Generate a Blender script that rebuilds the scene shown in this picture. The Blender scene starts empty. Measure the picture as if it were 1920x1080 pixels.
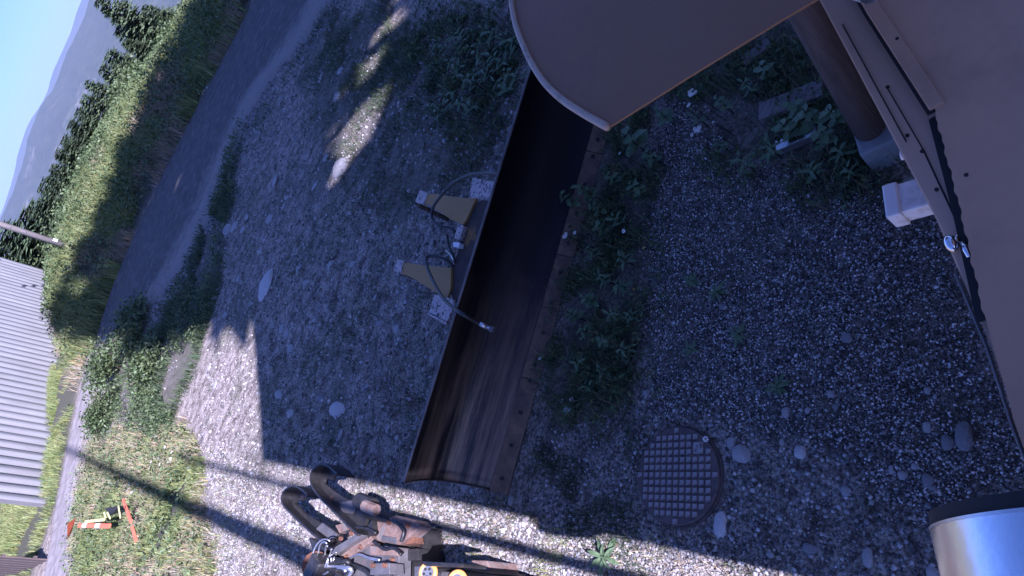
import bpy, math, random
import numpy as np
from mathutils import Vector, Matrix

random.seed(7)
rng = np.random.default_rng(11)
scene = bpy.context.scene
col = scene.collection

# ------------------------------------------------------------------ camera
FPX, PITCH, CAM_H = 1232.0, math.radians(36), 4.0        # focal length in pixels of the 1920 px frame
RX, RY = 0.4003, -0.9164                                 # where world right points in the rolled frame
DX, DY = 0.9164, 0.4003                                  # where world down points
cp, sp = math.cos(PITCH), math.sin(PITCH)
fwd = Vector((0, cp, -sp)); dwn = Vector((0, -sp, -cp)); rgt = Vector((1, 0, 0))
img_x = rgt * RX + dwn * DX                              # frame right in world
img_y = rgt * RY + dwn * DY                              # frame down in world
cam_d = bpy.data.cameras.new('camera'); cam = bpy.data.objects.new('camera', cam_d)
col.objects.link(cam)
M = Matrix.Identity(4)
for i in range(3):
    M[i][0] = img_x[i]; M[i][1] = -img_y[i]; M[i][2] = -fwd[i]
M[2][3] = CAM_H
cam.matrix_world = M
cam_d.sensor_width = 36.0; cam_d.lens = 36.0 * FPX / 1920.0
cam_d.clip_start = 0.05; cam_d.clip_end = 60000
scene.camera = cam

# ------------------------------------------------------------------ sky, sun, exposure
SUN_EL = math.radians(37)
SUN_TO = Vector((-0.37, 0.929, 0)).normalized()          # horizontal travel of the light
world = bpy.data.worlds.new('World'); scene.world = world; world.use_nodes = True
wn = world.node_tree.nodes; wl = world.node_tree.links
sky = wn.new('ShaderNodeTexSky'); sky.sky_type = 'NISHITA'; sky.sun_disc = False
sky.sun_elevation = SUN_EL
sx, sy = -SUN_TO.x, -SUN_TO.y
sky.sun_rotation = math.atan2(sx, sy)
sky.altitude = 1600; sky.air_density = 1.0; sky.dust_density = 2.5; sky.ozone_density = 6.0
bg = wn['Background']; bg.inputs[1].default_value = 0.05
wl.new(sky.outputs[0], bg.inputs[0])
sun_d = bpy.data.lights.new('sun', 'SUN'); sun_d.energy = 5.0; sun_d.angle = math.radians(0.55)
sun_d.color = (1.0, 0.86, 0.60)
sun = bpy.data.objects.new('sun', sun_d); col.objects.link(sun)
ldir = Vector((SUN_TO.x * math.cos(SUN_EL), SUN_TO.y * math.cos(SUN_EL), -math.sin(SUN_EL)))
sun.rotation_euler = ldir.to_track_quat('-Z', 'Y').to_euler()
sun.location = (8, -12, 30)
vs = scene.view_settings
vs.view_transform = 'Standard'; vs.look = 'None'; vs.exposure = 1.66; vs.gamma = 1.0
vs.use_white_balance = True; vs.white_balance_temperature = 4700; vs.white_balance_tint = 40   # the camera's own cold white balance

# ------------------------------------------------------------------ helpers
def ray(px, py):
    a, b = px - 960.0, py - 540.0
    u = a * RX + b * RY; v = a * DX + b * DY
    return np.array([u, FPX * cp - v * sp, -FPX * sp - v * cp])
def at(px, py, z=0.0):
    r = ray(px, py); t = (z - CAM_H) / r[2]
    return Vector((r[0] * t, r[1] * t, z))
def V(*a): return Vector(a)

def lerp_tab(x, xs, ys): return np.interp(x, xs, ys)
def hash2(ix, iy, s):
    n = (ix.astype(np.int64) * 374761393 + iy.astype(np.int64) * 668265263 + s * 1442695041) & 0x7fffffff
    n = ((n ^ (n >> 13)) * 1274126177) & 0x7fffffff
    return ((n ^ (n >> 16)) & 0xffff) / 65535.0
def vnoise(x, y, sc, s=0):
    x = np.asarray(x, float) / sc; y = np.asarray(y, float) / sc
    ix = np.floor(x); iy = np.floor(y); fx = x - ix; fy = y - iy
    fx = fx * fx * (3 - 2 * fx); fy = fy * fy * (3 - 2 * fy)
    a = hash2(ix, iy, s); b = hash2(ix + 1, iy, s); c = hash2(ix, iy + 1, s); d = hash2(ix + 1, iy + 1, s)
    return (a * (1 - fx) + b * fx) * (1 - fy) + (c * (1 - fx) + d * fx) * fy
def fbm(x, y, sc, s=0, o=3):
    v = 0; w = 0.5
    for k in range(o):
        v = v + w * (vnoise(x, y, sc, s + k * 17) - 0.5); sc = sc / 2.1; w *= 0.55
    return v
def sstep(a, b, x):
    t = np.clip((np.asarray(x, float) - a) / (b - a), 0, 1); return t * t * (3 - 2 * t)

FAR_X = [-60, -22, -14.8, -12.85, -12.0, -10.8, -9.0, -6.9, -3.5, 0.2, 5.45, 14, 40]
FAR_Y = [10, 20, 23.0, 24.0, 26.7, 30.0, 31.3, 33.2, 33.4, 32.1, 29.5, 25.5, 13]
AMP_X = [-30, -20, -13.5, -11, -8, -3, 2, 4, 8, 20]
AMP_Z = [0.1, 0.1, 0.1, .7, 1.6, 1.6, 1.2, 0.8, 0.4, 0.4]
def hz(x, y):
    x = np.asarray(x, float); y = np.asarray(y, float)
    s = y - lerp_tab(x, FAR_X, FAR_Y)
    A = lerp_tab(x, AMP_X, AMP_Z)
    z = A * sstep(-0.2, 9, s) - np.maximum(0, s - 13) * 0.42 * sstep(10, 26, s) * sstep(-13.5, -9.5, x)
    near = 1 - sstep(-2, 1, s)
    z = z + fbm(x, y, 1.6, 3) * 0.07 * near + fbm(x, y, 0.35, 5) * 0.03 * near
    z = z + fbm(x, y, 2.5, 9) * 0.35 * sstep(0, 3, s)
    for (x0, y0, x1, y1) in ((-1.25, 9.6, -2.05, 5.6), (-.85, 9.2, -1.75, 5.5), (-2.6, 11.5, -2.9, 7.6)):
        dx, dy = x1 - x0, y1 - y0; t = np.clip(((x - x0) * dx + (y - y0) * dy) / (dx * dx + dy * dy), 0, 1)
        d = np.hypot(x - x0 - t * dx + fbm(x, y, .8, 88) * .25, y - y0 - t * dy); z = z - .05 * np.exp(-(d / .10) ** 2) + .02 * np.exp(-((d - .2) / .09) ** 2)
    # keep the ground level below the manhole and the hut
    d = np.hypot(x + 0.74, y - 2.8); z = z * sstep(0.35, 0.9, d) - 0.012 * (1 - sstep(0.35, 0.5, d))
    return z
def hz1(x, y): return float(hz(np.array([x]), np.array([y]))[0])

# ---- materials
def new_mat(name):
    m = bpy.data.materials.new(name); m.use_nodes = True
    return m, m.node_tree.nodes, m.node_tree.links, m.node_tree.nodes['Principled BSDF']
def mat(name, c1, c2=None, scale=8.0, rough=0.85, metal=0.0, bump=0.0, bscale=None, c3=None, lo=0.35, hi=0.65,
        attr=False, sub=0.0, c3scale=None, c3lo=0.55, c3hi=0.62, stretch=None, rvar=0.0, detail=6):
    m, N, L, b = new_mat(name)
    tc = N.new('ShaderNodeTexCoord'); src = tc.outputs['Object']
    if stretch:
        mp = N.new('ShaderNodeMapping'); mp.inputs['Scale'].default_value = stretch
        L.new(src, mp.inputs[0]); src = mp.outputs[0]
    n = N.new('ShaderNodeTexNoise'); n.inputs['Scale'].default_value = scale; n.inputs['Detail'].default_value = detail
    n.inputs['Roughness'].default_value = 0.65
    L.new(src, n.inputs['Vector'])
    r = N.new('ShaderNodeValToRGB'); r.color_ramp.elements[0].position = lo; r.color_ramp.elements[1].position = hi
    r.color_ramp.elements[0].color = (*c1, 1); r.color_ramp.elements[1].color = (*(c2 or c1), 1)
    L.new(n.outputs[0], r.inputs[0]); out = r.outputs[0]
    if c3:
        n3 = N.new('ShaderNodeTexNoise'); n3.inputs['Scale'].default_value = c3scale or scale * 0.4; n3.inputs['Detail'].default_value = 8
        n3.inputs['Roughness'].default_value = 0.7
        L.new(src, n3.inputs['Vector'])
        mr = N.new('ShaderNodeMapRange'); mr.inputs[1].default_value = c3lo; mr.inputs[2].default_value = c3hi
        L.new(n3.outputs[0], mr.inputs[0])
        mx = N.new('ShaderNodeMix'); mx.data_type = 'RGBA'; mx.inputs[7].default_value = (*c3, 1)
        L.new(mr.outputs[0], mx.inputs[0]); L.new(out, mx.inputs[6]); out = mx.outputs[2]
    if attr:
        at_ = N.new('ShaderNodeAttribute'); at_.attribute_name = 'tint'
        mx = N.new('ShaderNodeMix'); mx.data_type = 'RGBA'; mx.blend_type = 'MULTIPLY'; mx.inputs[0].default_value = 1
        L.new(out, mx.inputs[6]); L.new(at_.outputs[0], mx.inputs[7]); out = mx.outputs[2]
    L.new(out, b.inputs['Base Color'])
    b.inputs['Roughness'].default_value = rough; b.inputs['Metallic'].default_value = metal
    if rvar:
        mr = N.new('ShaderNodeMapRange'); mr.inputs[3].default_value = rough - rvar; mr.inputs[4].default_value = rough + rvar
        L.new(n.outputs[0], mr.inputs[0]); L.new(mr.outputs[0], b.inputs['Roughness'])
    if bump:
        nb = N.new('ShaderNodeTexNoise'); nb.inputs['Scale'].default_value = bscale or scale * 4; nb.inputs['Detail'].default_value = 5
        L.new(src, nb.inputs['Vector'])
        bp = N.new('ShaderNodeBump'); bp.inputs['Strength'].default_value = bump; bp.inputs['Distance'].default_value = 0.02
        L.new(nb.outputs[0], bp.inputs['Height']); L.new(bp.outputs[0], b.inputs['Normal'])
    if sub:
        tr = N.new('ShaderNodeBsdfTranslucent'); L.new(out, tr.inputs[0])
        ms = N.new('ShaderNodeMixShader'); ms.inputs[0].default_value = sub
        L.new(b.outputs[0], ms.inputs[1]); L.new(tr.outputs[0], ms.inputs[2])
        L.new(ms.outputs[0], N['Material Output'].inputs[0])
    return m

MT = {}
def dirt_mat():
    m, N, L, b = new_mat('yard_dirt')
    tc = N.new('ShaderNodeTexCoord')
    def noise(s, d=6, r=0.65):
        n = N.new('ShaderNodeTexNoise'); n.inputs['Scale'].default_value = s; n.inputs['Detail'].default_value = d
        n.inputs['Roughness'].default_value = r; L.new(tc.outputs['Object'], n.inputs['Vector']); return n
    big = noise(0.5, 4); mid = noise(4.5, 8, .75); fine = noise(38, 6, .75)
    r = N.new('ShaderNodeValToRGB'); e = r.color_ramp.elements
    e[0].position = .38; e[0].color = (.12, .10, .085, 1); e[1].position = .60; e[1].color = (.50, .45, .42, 1)
    L.new(mid.outputs[0], r.inputs[0])
    r2 = N.new('ShaderNodeValToRGB'); e = r2.color_ramp.elements
    e[0].position = .41; e[0].color = (.22, .21, .20, 1); e[1].position = .58; e[1].color = (1.25, 1.22, 1.22, 1)
    L.new(fine.outputs[0], r2.inputs[0])
    mx = N.new('ShaderNodeMix'); mx.data_type = 'RGBA'; mx.blend_type = 'MULTIPLY'; mx.inputs[0].default_value = 1
    L.new(r.outputs[0], mx.inputs[6]); L.new(r2.outputs[0], mx.inputs[7])
    r3 = N.new('ShaderNodeValToRGB'); e = r3.color_ramp.elements
    e[0].position = .35; e[0].color = (.75, .78, .68, 1); e[1].position = .6; e[1].color = (1.05, 1.03, 1.0, 1)
    L.new(big.outputs[0], r3.inputs[0])
    m2 = N.new('ShaderNodeMix'); m2.data_type = 'RGBA'; m2.blend_type = 'MULTIPLY'; m2.inputs[0].default_value = 1
    L.new(mx.outputs[2], m2.inputs[6]); L.new(r3.outputs[0], m2.inputs[7])
    # per-vertex cover: turf soil, and dark fines painting shaded crevices in gravel
    a = N.new('ShaderNodeAttribute'); a.attribute_name = 'cover'
    m3 = N.new('ShaderNodeMix'); m3.data_type = 'RGBA'; m3.inputs[7].default_value = (.062, .062, .042, 1)
    L.new(a.outputs['Fac'], m3.inputs[0]); L.new(m2.outputs[2], m3.inputs[6])
    L.new(m3.outputs[2], b.inputs['Base Color']); b.inputs['Roughness'].default_value = .95
    bp = N.new('ShaderNodeBump'); bp.inputs['Strength'].default_value = .9; bp.inputs['Distance'].default_value = .03
    ad = N.new('ShaderNodeMath'); ad.operation = 'ADD'; L.new(mid.outputs[0], ad.inputs[0]); L.new(fine.outputs[0], ad.inputs[1])
    L.new(ad.outputs[0], bp.inputs['Height']); L.new(bp.outputs[0], b.inputs['Normal'])
    return m
MT['dirt'] = dirt_mat()
MT['road'] = mat('road_gravel', (.065, .058, .055), (.105, .095, .09), 2.2, .95, bump=.5, bscale=50, c3=(.17, .155, .145), c3scale=2.6, c3lo=.5, c3hi=.68, stretch=(1, 1, 1))
def road_edge(m):
    N = m.node_tree.nodes; L = m.node_tree.links; b = N['Principled BSDF']
    src = b.inputs['Base Color'].links[0].from_socket
    tc = N.new('ShaderNodeTexCoord'); n = N.new('ShaderNodeTexNoise'); n.inputs['Scale'].default_value = 1.7; n.inputs['Detail'].default_value = 9; n.inputs['Roughness'].default_value = .75
    L.new(tc.outputs['Object'], n.inputs['Vector'])
    a = N.new('ShaderNodeAttribute'); a.attribute_name = 'fade'
    ad = N.new('ShaderNodeMath'); ad.operation = 'ADD'; L.new(a.outputs['Fac'], ad.inputs[0]); L.new(n.outputs[0], ad.inputs[1])
    mr = N.new('ShaderNodeMapRange'); mr.inputs[1].default_value = .95; mr.inputs[2].default_value = 1.25; L.new(ad.outputs[0], mr.inputs[0])
    mx = N.new('ShaderNodeMix'); mx.data_type = 'RGBA'; mx.inputs[7].default_value = (.235, .21, .19, 1)
    L.new(mr.outputs[0], mx.inputs[0]); L.new(src, mx.inputs[6]); L.new(mx.outputs[2], b.inputs['Base Color'])
road_edge(MT['road'])
MT['path'] = mat('path_gravel', (.16, .145, .14), (.27, .245, .235), 3, .95, bump=.4, bscale=40)
MT['stone'] = mat('stone', (.20, .19, .19), (.30, .285, .28), 14, .85, bump=.4, bscale=40, attr=True)
MT['rock'] = mat('pale_rock', (.26, .25, .25), (.42, .405, .40), 9, .85, bump=.5, bscale=30)
MT['rock_white'] = mat('white_rock', (.38, .365, .36), (.54, .52, .51), 9, .85, bump=.4, bscale=30)
MT['rock_dark'] = mat('dark_rock', (.16, .16, .17), (.26, .25, .26), 9, .85, bump=.5, bscale=30)
MT['grass'] = mat('grass', (.15, .21, .055), (.30, .33, .13), .9, .7, attr=True, sub=.25)
MT['grass_dark'] = mat('weed_green', (.035, .06, .025), (.085, .125, .05), 1.5, .6, attr=True, sub=.2)
MT['straw'] = mat('dry_grass', (.34, .29, .19), (.48, .41, .29), 3, .8, attr=True, sub=.15)
MT['leaf'] = mat('leaf', (.085, .145, .065), (.15, .215, .105), 4, .5, attr=False, sub=.25)
MT['shrub'] = mat('shrub_leaf', (.06, .10, .035), (.13, .17, .07), 1.2, .55, attr=True, sub=.2)
MT['needle'] = mat('needles', (.045, .075, .036), (.105, .135, .062), 1.5, .7, attr=True)
MT['bark'] = mat('bark', (.10, .075, .055), (.18, .14, .11), 9, .9, bump=.6, stretch=(1, 1, .2))
MT['flower'] = mat('white_petal', (.82, .82, .80), (.9, .9, .88), 9, .6, sub=.2)
MT['yellow'] = mat('yellow_petal', (.75, .55, .05), (.8, .6, .08), 9, .6)
MT['tan'] = mat('tan_paint', (.48, .29, .175), (.52, .315, .19), 1.6, .55, bump=.05, bscale=6, c3=(.33, .195, .12), c3scale=2.2, c3lo=.5, c3hi=.8, rvar=.08)
def grime(m, amt=.25):
    N = m.node_tree.nodes; L = m.node_tree.links; b = N['Principled BSDF']; src = b.inputs['Base Color'].links[0].from_socket
    tc = N.new('ShaderNodeTexCoord'); out = src
    for sc_, lo_, hi_, colr in ((55, .66, .72, (.10, .075, .055)), (1.1, .48, .70, (.22, .15, .105))):
        n = N.new('ShaderNodeTexNoise'); n.inputs['Scale'].default_value = sc_; n.inputs['Detail'].default_value = 8; n.inputs['Roughness'].default_value = .7; L.new(tc.outputs['Object'], n.inputs['Vector'])
        mr = N.new('ShaderNodeMapRange'); mr.inputs[1].default_value = lo_; mr.inputs[2].default_value = hi_; mr.inputs[4].default_value = amt; L.new(n.outputs[0], mr.inputs[0])
        mx = N.new('ShaderNodeMix'); mx.data_type = 'RGBA'; mx.inputs[7].default_value = (*colr, 1); L.new(mr.outputs[0], mx.inputs[0]); L.new(out, mx.inputs[6]); out = mx.outputs[2]
    L.new(out, b.inputs['Base Color'])
grime(MT['tan'])
MT['tan_trim'] = mat('tan_trim_paint', (.50, .33, .22), (.53, .35, .235), 3, .45, bump=.03, bscale=8, c3=(.36, .30, .25), c3scale=11, c3lo=.62, c3hi=.75)
MT['hood'] = mat('shaded_tan_paint', (.205, .100, .043), (.225, .110, .048), 2.5, .6, bump=.03, bscale=9, c3=(.17, .09, .045), c3scale=4, c3lo=.5, c3hi=.8)  # tan paint set darker, the shade of the hood's facing put into its colour
MT['hood_rim'] = mat('rim_highlight_paint', (.40, .30, .22), (.45, .34, .25), 6, .5, c3=(.25, .17, .12), c3scale=14)  # lighter than the plate: the rim's highlight painted in
grime(MT['hood'], .16)
MT['dark_gap'] = mat('part_and_gap_black', (.012, .012, .013), (.02, .02, .02), 8, .8)  # black for parts, also paints the shade in roof gaps and vent mouth
MT['steel_dark'] = mat('worn_blade_steel', (.020, .018, .020), (.042, .034, .034), 2.2, .42, .55, bump=.12, bscale=18, c3=(.075, .05, .038), c3scale=1.3, c3lo=.56, c3hi=.72, rvar=.12)
MT['black_paint'] = mat('black_paint', (.022, .022, .024), (.045, .042, .042), 7, .42, .2, bump=.15, bscale=30, c3=(.20, .10, .065), c3scale=6, c3lo=.62, c3hi=.67, rvar=.1)
MT['rust'] = mat('rust', (.10, .045, .028), (.24, .11, .06), 9, .85, .1, bump=.35, bscale=40, c3=(.05, .03, .025), c3scale=4)
MT['rust_dark'] = mat('rust_dark', (.042, .032, .03), (.088, .062, .048), 7, .8, .2, bump=.3, bscale=35, c3=(.24, .14, .045), c3scale=4, c3lo=.58, c3hi=.66)
MT['edge_rust'] = mat('edge_rust', (.085, .062, .05), (.19, .125, .08), 6, .7, .2, bump=.3, bscale=35, c3=(.26, .16, .075), c3scale=3, c3lo=.55, c3hi=.7)
MT['rust_pale'] = mat('rust_pale', (.12, .08, .065), (.29, .195, .155), 8, .8, .05, bump=.3, bscale=35, c3=(.16, .15, .15), c3scale=4, c3lo=.52, c3hi=.6)
MT['grey_metal'] = mat('grey_metal', (.11, .105, .11), (.20, .19, .195), 6, .5, .4, bump=.15, bscale=30, c3=(.33, .17, .11), c3scale=5, c3lo=.6, c3hi=.68)
MT['bracket'] = mat('ochre_paint', (.30, .18, .05), (.34, .205, .06), 5, .6, .0, bump=.08, bscale=30, c3=(.10, .06, .035), c3scale=9, c3lo=.66, c3hi=.72)
MT['chipped'] = mat('chipped_paint', (.42, .35, .33), (.55, .47, .45), 20, .8, bump=.4, bscale=60, c3=(.06, .05, .06), c3scale=26, c3lo=.54, c3hi=.58)
MT['rubber'] = mat('hose_rubber', (.012, .012, .014), (.025, .025, .028), 20, .45, bump=.1)
MT['chrome'] = mat('chrome', (.75, .75, .77), (.8, .8, .82), 20, .12, 1.0)
MT['zinc'] = mat('zinc', (.55, .55, .56), (.7, .7, .71), 12, .35, .9, bump=.05)
MT['duct'] = mat('brushed_steel', (.82, .82, .83), (.88, .88, .89), 3, .26, 1.0, bump=.03, bscale=60, rvar=.05)
MT['white_plastic'] = mat('white_plastic', (.74, .74, .74), (.80, .80, .80), 6, .4, c3=(.6, .58, .55), c3scale=4)
MT['wood'] = mat('weathered_wood', (.075, .055, .048), (.125, .092, .08), 5, .85, bump=.5, bscale=12, stretch=(6, 6, .5))
MT['pole_wood'] = mat('pole_wood', (.16, .14, .13), (.25, .225, .215), 5, .85, bump=.4, bscale=12, stretch=(6, 6, .4))
MT['plank'] = mat('old_plank', (.13, .11, .10), (.22, .19, .18), 4, .9, bump=.5, bscale=12, stretch=(1, 8, 8))
MT['concrete'] = mat('concrete', (.17, .18, .19), (.24, .25, .26), 6, .9, bump=.3, bscale=40)
MT['corrugated'] = mat('galvanised_sheet', (.23, .23, .235), (.29, .29, .295), 1.2, .42, .35, bump=.03, c3=(.165, .155, .155), c3scale=.7, c3lo=.5, c3hi=.8, stretch=(1, 1, .3))
MT['shed_roof'] = mat('shed_roof', (.45, .45, .48), (.52, .52, .55), 1.2, .45, .5)
MT['iron'] = mat('cast_iron', (.085, .066, .063), (.14, .105, .098), 7, .75, .25, bump=.3, bscale=60, c3=(.06, .05, .05), c3scale=12)
MT['iron_worn'] = mat('cast_iron_worn', (.25, .22, .21), (.38, .34, .33), 25, .6, .35, bump=.3, bscale=80, c3=(.13, .09, .08), c3scale=18, c3lo=.5, c3hi=.62)
MT['orange'] = mat('orange_plastic', (.50, .12, .05), (.60, .17, .085), 9, .7)
MT['tape_yellow'] = mat('yellow_tape', (.50, .47, .16), (.6, .56, .24), 6, .5)
MT['orange_paint'] = mat('orange_paint', (.62, .30, .06), (.7, .36, .09), 6, .5)

# ---- mesh helpers
def tag(o, label=None, cat=None, group=None, kind=None):
    if label: o['label'] = label
    if cat: o['category'] = cat
    if group: o['group'] = group
    if kind: o['kind'] = kind
    return o
def empty(name, loc, label, cat, group=None):
    e = bpy.data.objects.new(name, None); col.objects.link(e); e.location = loc; e.empty_display_size = .2
    return tag(e, label, cat, group)
def root_off(o):
    v = Vector((0, 0, 0))
    while o is not None: v += o.location; o = o.parent
    return v
def link_mesh(name, me, material, parent=None):
    if material: me.materials.append(material)
    o = bpy.data.objects.new(name, me); col.objects.link(o)
    if parent is not None: o.parent = parent
    return o
class MB:
    def __init__(s): s.v = []; s.f = []
    def add(s, vs, fs):
        b = len(s.v); s.v += [Vector(p) for p in vs]; s.f += [[b + i for i in f] for f in fs]; return s
    def box(s, c, size, R=None, taper=1.0):
        x, y, z = [k / 2 for k in size]; R = R or Matrix.Identity(3); c = Vector(c)
        p = []
        for dz in (-1, 1):
            k = 1 if dz < 0 else taper
            for dx, dy in ((-1, -1), (1, -1), (1, 1), (-1, 1)): p.append(c + R @ Vector((dx * x * k, dy * y * k, dz * z)))
        return s.add(p, [(3, 2, 1, 0), (4, 5, 6, 7), (0, 1, 5, 4), (1, 2, 6, 5), (2, 3, 7, 6), (3, 0, 4, 7)])
    def prism(s, bot, top):
        n = len(bot); s.add(list(bot) + list(top), [tuple(reversed(range(n))), tuple(range(n, 2 * n))] + [(i, (i + 1) % n, n + (i + 1) % n, n + i) for i in range(n)]); return s
    def tube(s, pts, r, n=8, cap=True, flat=1.0):
        pts = [Vector(p) for p in pts]; m = len(pts)
        rs = r if isinstance(r, (list, tuple)) else [r] * m
        ref = Vector((0, 0, 1)); rings = []
        for i in range(m):
            t = (pts[min(i + 1, m - 1)] - pts[max(i - 1, 0)]).normalized()
            if abs(t.dot(ref)) > .95: ref = Vector((1, 0, 0))
            a = t.cross(ref).normalized(); b = a.cross(t)
            ref = b
            rings.append([pts[i] + (a * math.cos(k * 2 * math.pi / n) + b * math.sin(k * 2 * math.pi / n) * flat) * rs[i] for k in range(n)])
        base = [p for rg in rings for p in rg]
        fs = [(i * n + k, i * n + (k + 1) % n, (i + 1) * n + (k + 1) % n, (i + 1) * n + k) for i in range(m - 1) for k in range(n)]
        if cap: fs += [tuple(reversed(range(n))), tuple(range((m - 1) * n, m * n))]
        return s.add(base, fs)
    def build(s, name, material, parent=None, smooth=False, bevel=0):
        off = root_off(parent) if parent is not None else Vector((0, 0, 0))
        me = bpy.data.meshes.new(name); me.from_pydata([tuple(p - off) for p in s.v], [], s.f); me.update()
        o = link_mesh(name, me, material, parent)
        if smooth:
            for p in me.polygons: p.use_smooth = True
        if bevel:
            md = o.modifiers.new('bevel', 'BEVEL'); md.width = bevel; md.segments = 2; md.limit_method = 'ANGLE'
        return o
def catmull(pts, k=6):
    pts = [Vector(p) for p in pts]; out = []
    for i in range(len(pts) - 1):
        p0 = pts[max(i - 1, 0)]; p1 = pts[i]; p2 = pts[i + 1]; p3 = pts[min(i + 2, len(pts) - 1)]
        for j in range(k):
            t = j / k
            out.append(0.5 * ((2 * p1) + (p2 - p0) * t + (2 * p0 - 5 * p1 + 4 * p2 - p3) * t * t + (3 * p1 - p0 - 3 * p2 + p3) * t ** 3))
    out.append(pts[-1]); return out
def np_mesh(name, verts, faces, material, parent=None, tint=None, smooth=False):
    """verts (N,3); faces (M,k) uniform k"""
    me = bpy.data.meshes.new(name)
    nv, nf, k = len(verts), len(faces), faces.shape[1]
    me.vertices.add(nv); me.vertices.foreach_set('co', np.ascontiguousarray(verts, np.float32).ravel())
    me.loops.add(nf * k); me.loops.foreach_set('vertex_index', np.ascontiguousarray(faces, np.int32).ravel())
    me.polygons.add(nf); me.polygons.foreach_set('loop_start', np.arange(0, nf * k, k, dtype=np.int32))
    me.polygons.foreach_set('loop_total', np.full(nf, k, np.int32))
    if smooth: me.polygons.foreach_set('use_smooth', np.ones(nf, bool))
    me.update(calc_edges=True)
    if tint is not None:
        a = me.color_attributes.new('tint', 'FLOAT_COLOR', 'POINT')
        c = np.ones((nv, 4), np.float32); c[:, :3] = tint
        a.data.foreach_set('color', c.ravel())
    return link_mesh(name, me, material, parent)
def scatter(base_v, base_f, pos, rotm, scl):
    """copies of a base mesh: pos (N,3), rotm (N,3,3), scl (N,3) -> verts, faces"""
    n, m = len(pos), len(base_v)
    v = base_v[None] * scl[:, None, :]
    v = np.einsum('nij,nmj->nmi', rotm, v) + pos[:, None, :]
    f = base_f[None] + (np.arange(n) * m)[:, None, None]
    return v.reshape(-1, 3), f.reshape(-1, base_f.shape[1])
def rand_rot(n, tilt=3.14):
    a = rng.uniform(0, 2 * np.pi, n); b = rng.uniform(-tilt, tilt, n); c = rng.uniform(-tilt, tilt, n)
    ca, sa, cb, sb, cc, sc = np.cos(a), np.sin(a), np.cos(b), np.sin(b), np.cos(c), np.sin(c)
    Z = np.zeros(n); O = np.ones(n)
    Rz = np.stack([np.stack([ca, -sa, Z], 1), np.stack([sa, ca, Z], 1), np.stack([Z, Z, O], 1)], 1)
    Ry = np.stack([np.stack([cb, Z, sb], 1), np.stack([Z, O, Z], 1), np.stack([-sb, Z, cb], 1)], 1)
    Rx = np.stack([np.stack([O, Z, Z], 1), np.stack([Z, cc, -sc], 1), np.stack([Z, sc, cc], 1)], 1)
    return Rz @ Ry @ Rx
def in_poly(x, y, poly):
    inside = np.zeros(len(x), bool); n = len(poly)
    for i in range(n):
        x1, y1 = poly[i]; x2, y2 = poly[(i + 1) % n]
        c = ((y1 > y) != (y2 > y)) & (x < (x2 - x1) * (y - y1) / (y2 - y1 + 1e-9) + x1)
        inside ^= c
    return inside
def warp(x, y, a=1.0):
    return x + fbm(x, y, 1.1, 61, 3) * 1.1 * a * np.clip(np.hypot(x, y) / 10, .25, 1.2), y + fbm(x, y, 1.1, 71, 3) * 1.1 * a * np.clip(np.hypot(x, y) / 10, .25, 1.2)
def ground_poly(pix): return [tuple(at(*p)[:2]) for p in pix]
def sample_poly(pix, n, near_bias=1.0):
    """n ground points inside the patch whose outline on the ground is given; nearer ground gets more"""
    gp = ground_poly(pix); xs = [p[0] for p in gp]; ys = [p[1] for p in gp]
    P = np.zeros((0, 2)); tries = 0
    while len(P) < n and tries < 400:
        tries += 1
        x = rng.uniform(min(xs) - .3, max(xs) + .3, n * 2); y = rng.uniform(min(ys) - .3, max(ys) + .3, n * 2)
        d = np.sqrt(x * x + y * y + 16); dm = math.sqrt(min(v[0] ** 2 + v[1] ** 2 for v in gp) + 16) if near_bias else 1
        wx, wy = warp(x, y); keep = in_poly(wx + rng.normal(0, .012, n * 2) * d, wy + rng.normal(0, .012, n * 2) * d, gp) & (rng.uniform(0, 1, n * 2) < np.minimum(1, (dm / d) ** (2 * near_bias)))
        P = np.concatenate([P, np.stack([x, y], 1)[keep]])
    return P[:n]

OCT_V = np.array([[1, 0, 0], [-1, 0, 0], [0, 1, 0], [0, -1, 0], [0, 0, 1], [0, 0, -1]], float)
OCT_F = np.array([[0, 2, 4], [2, 1, 4], [1, 3, 4], [3, 0, 4], [2, 0, 5], [1, 2, 5], [3, 1, 5], [0, 3, 5]])
CUB_V = np.array([[-1, -1, -1], [1, -.9, -1], [.9, 1, -1], [-1, .8, -1], [-.7, -.6, 1], [.6, -.8, .8], [.7, .6, 1], [-.8, .7, .7]], float) * .7
CUB_F = np.array([[3, 2, 1, 0], [4, 5, 6, 7], [0, 1, 5, 4], [1, 2, 6, 5], [2, 3, 7, 6], [3, 0, 4, 7]])
def stones(name, P, smin, smax, material, label, cat, power=2.5, tlo=.5, thi=1.25, parent=None, base=None, z=None, skew=1.0):
    n = len(P); s = smin + (smax - smin) * rng.uniform(0, 1, n) ** power
    scl = s[:, None] * rng.uniform(.6, 1.1, (n, 3)); scl[:, 2] *= .7
    zz = hz(P[:, 0], P[:, 1]) if z is None else np.full(n, z)
    pos = np.stack([P[:, 0], P[:, 1], zz + scl[:, 2] * .25], 1)
    bv, bf = base or (CUB_V, CUB_F)
    v, f = scatter(bv, bf, pos, rand_rot(n, .5), scl)
    t = tlo + (thi - tlo) * rng.uniform(0, 1, n) ** skew; t = np.repeat(t, len(bv))
    w = np.repeat(rng.uniform(-.06, .06, n), len(bv))
    tint = np.stack([t * (1 + w), t, t * (1 - w)], 1)
    o = np_mesh(name, v, f, material, parent, tint)
    return tag(o, label, cat, kind='stuff')
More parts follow.
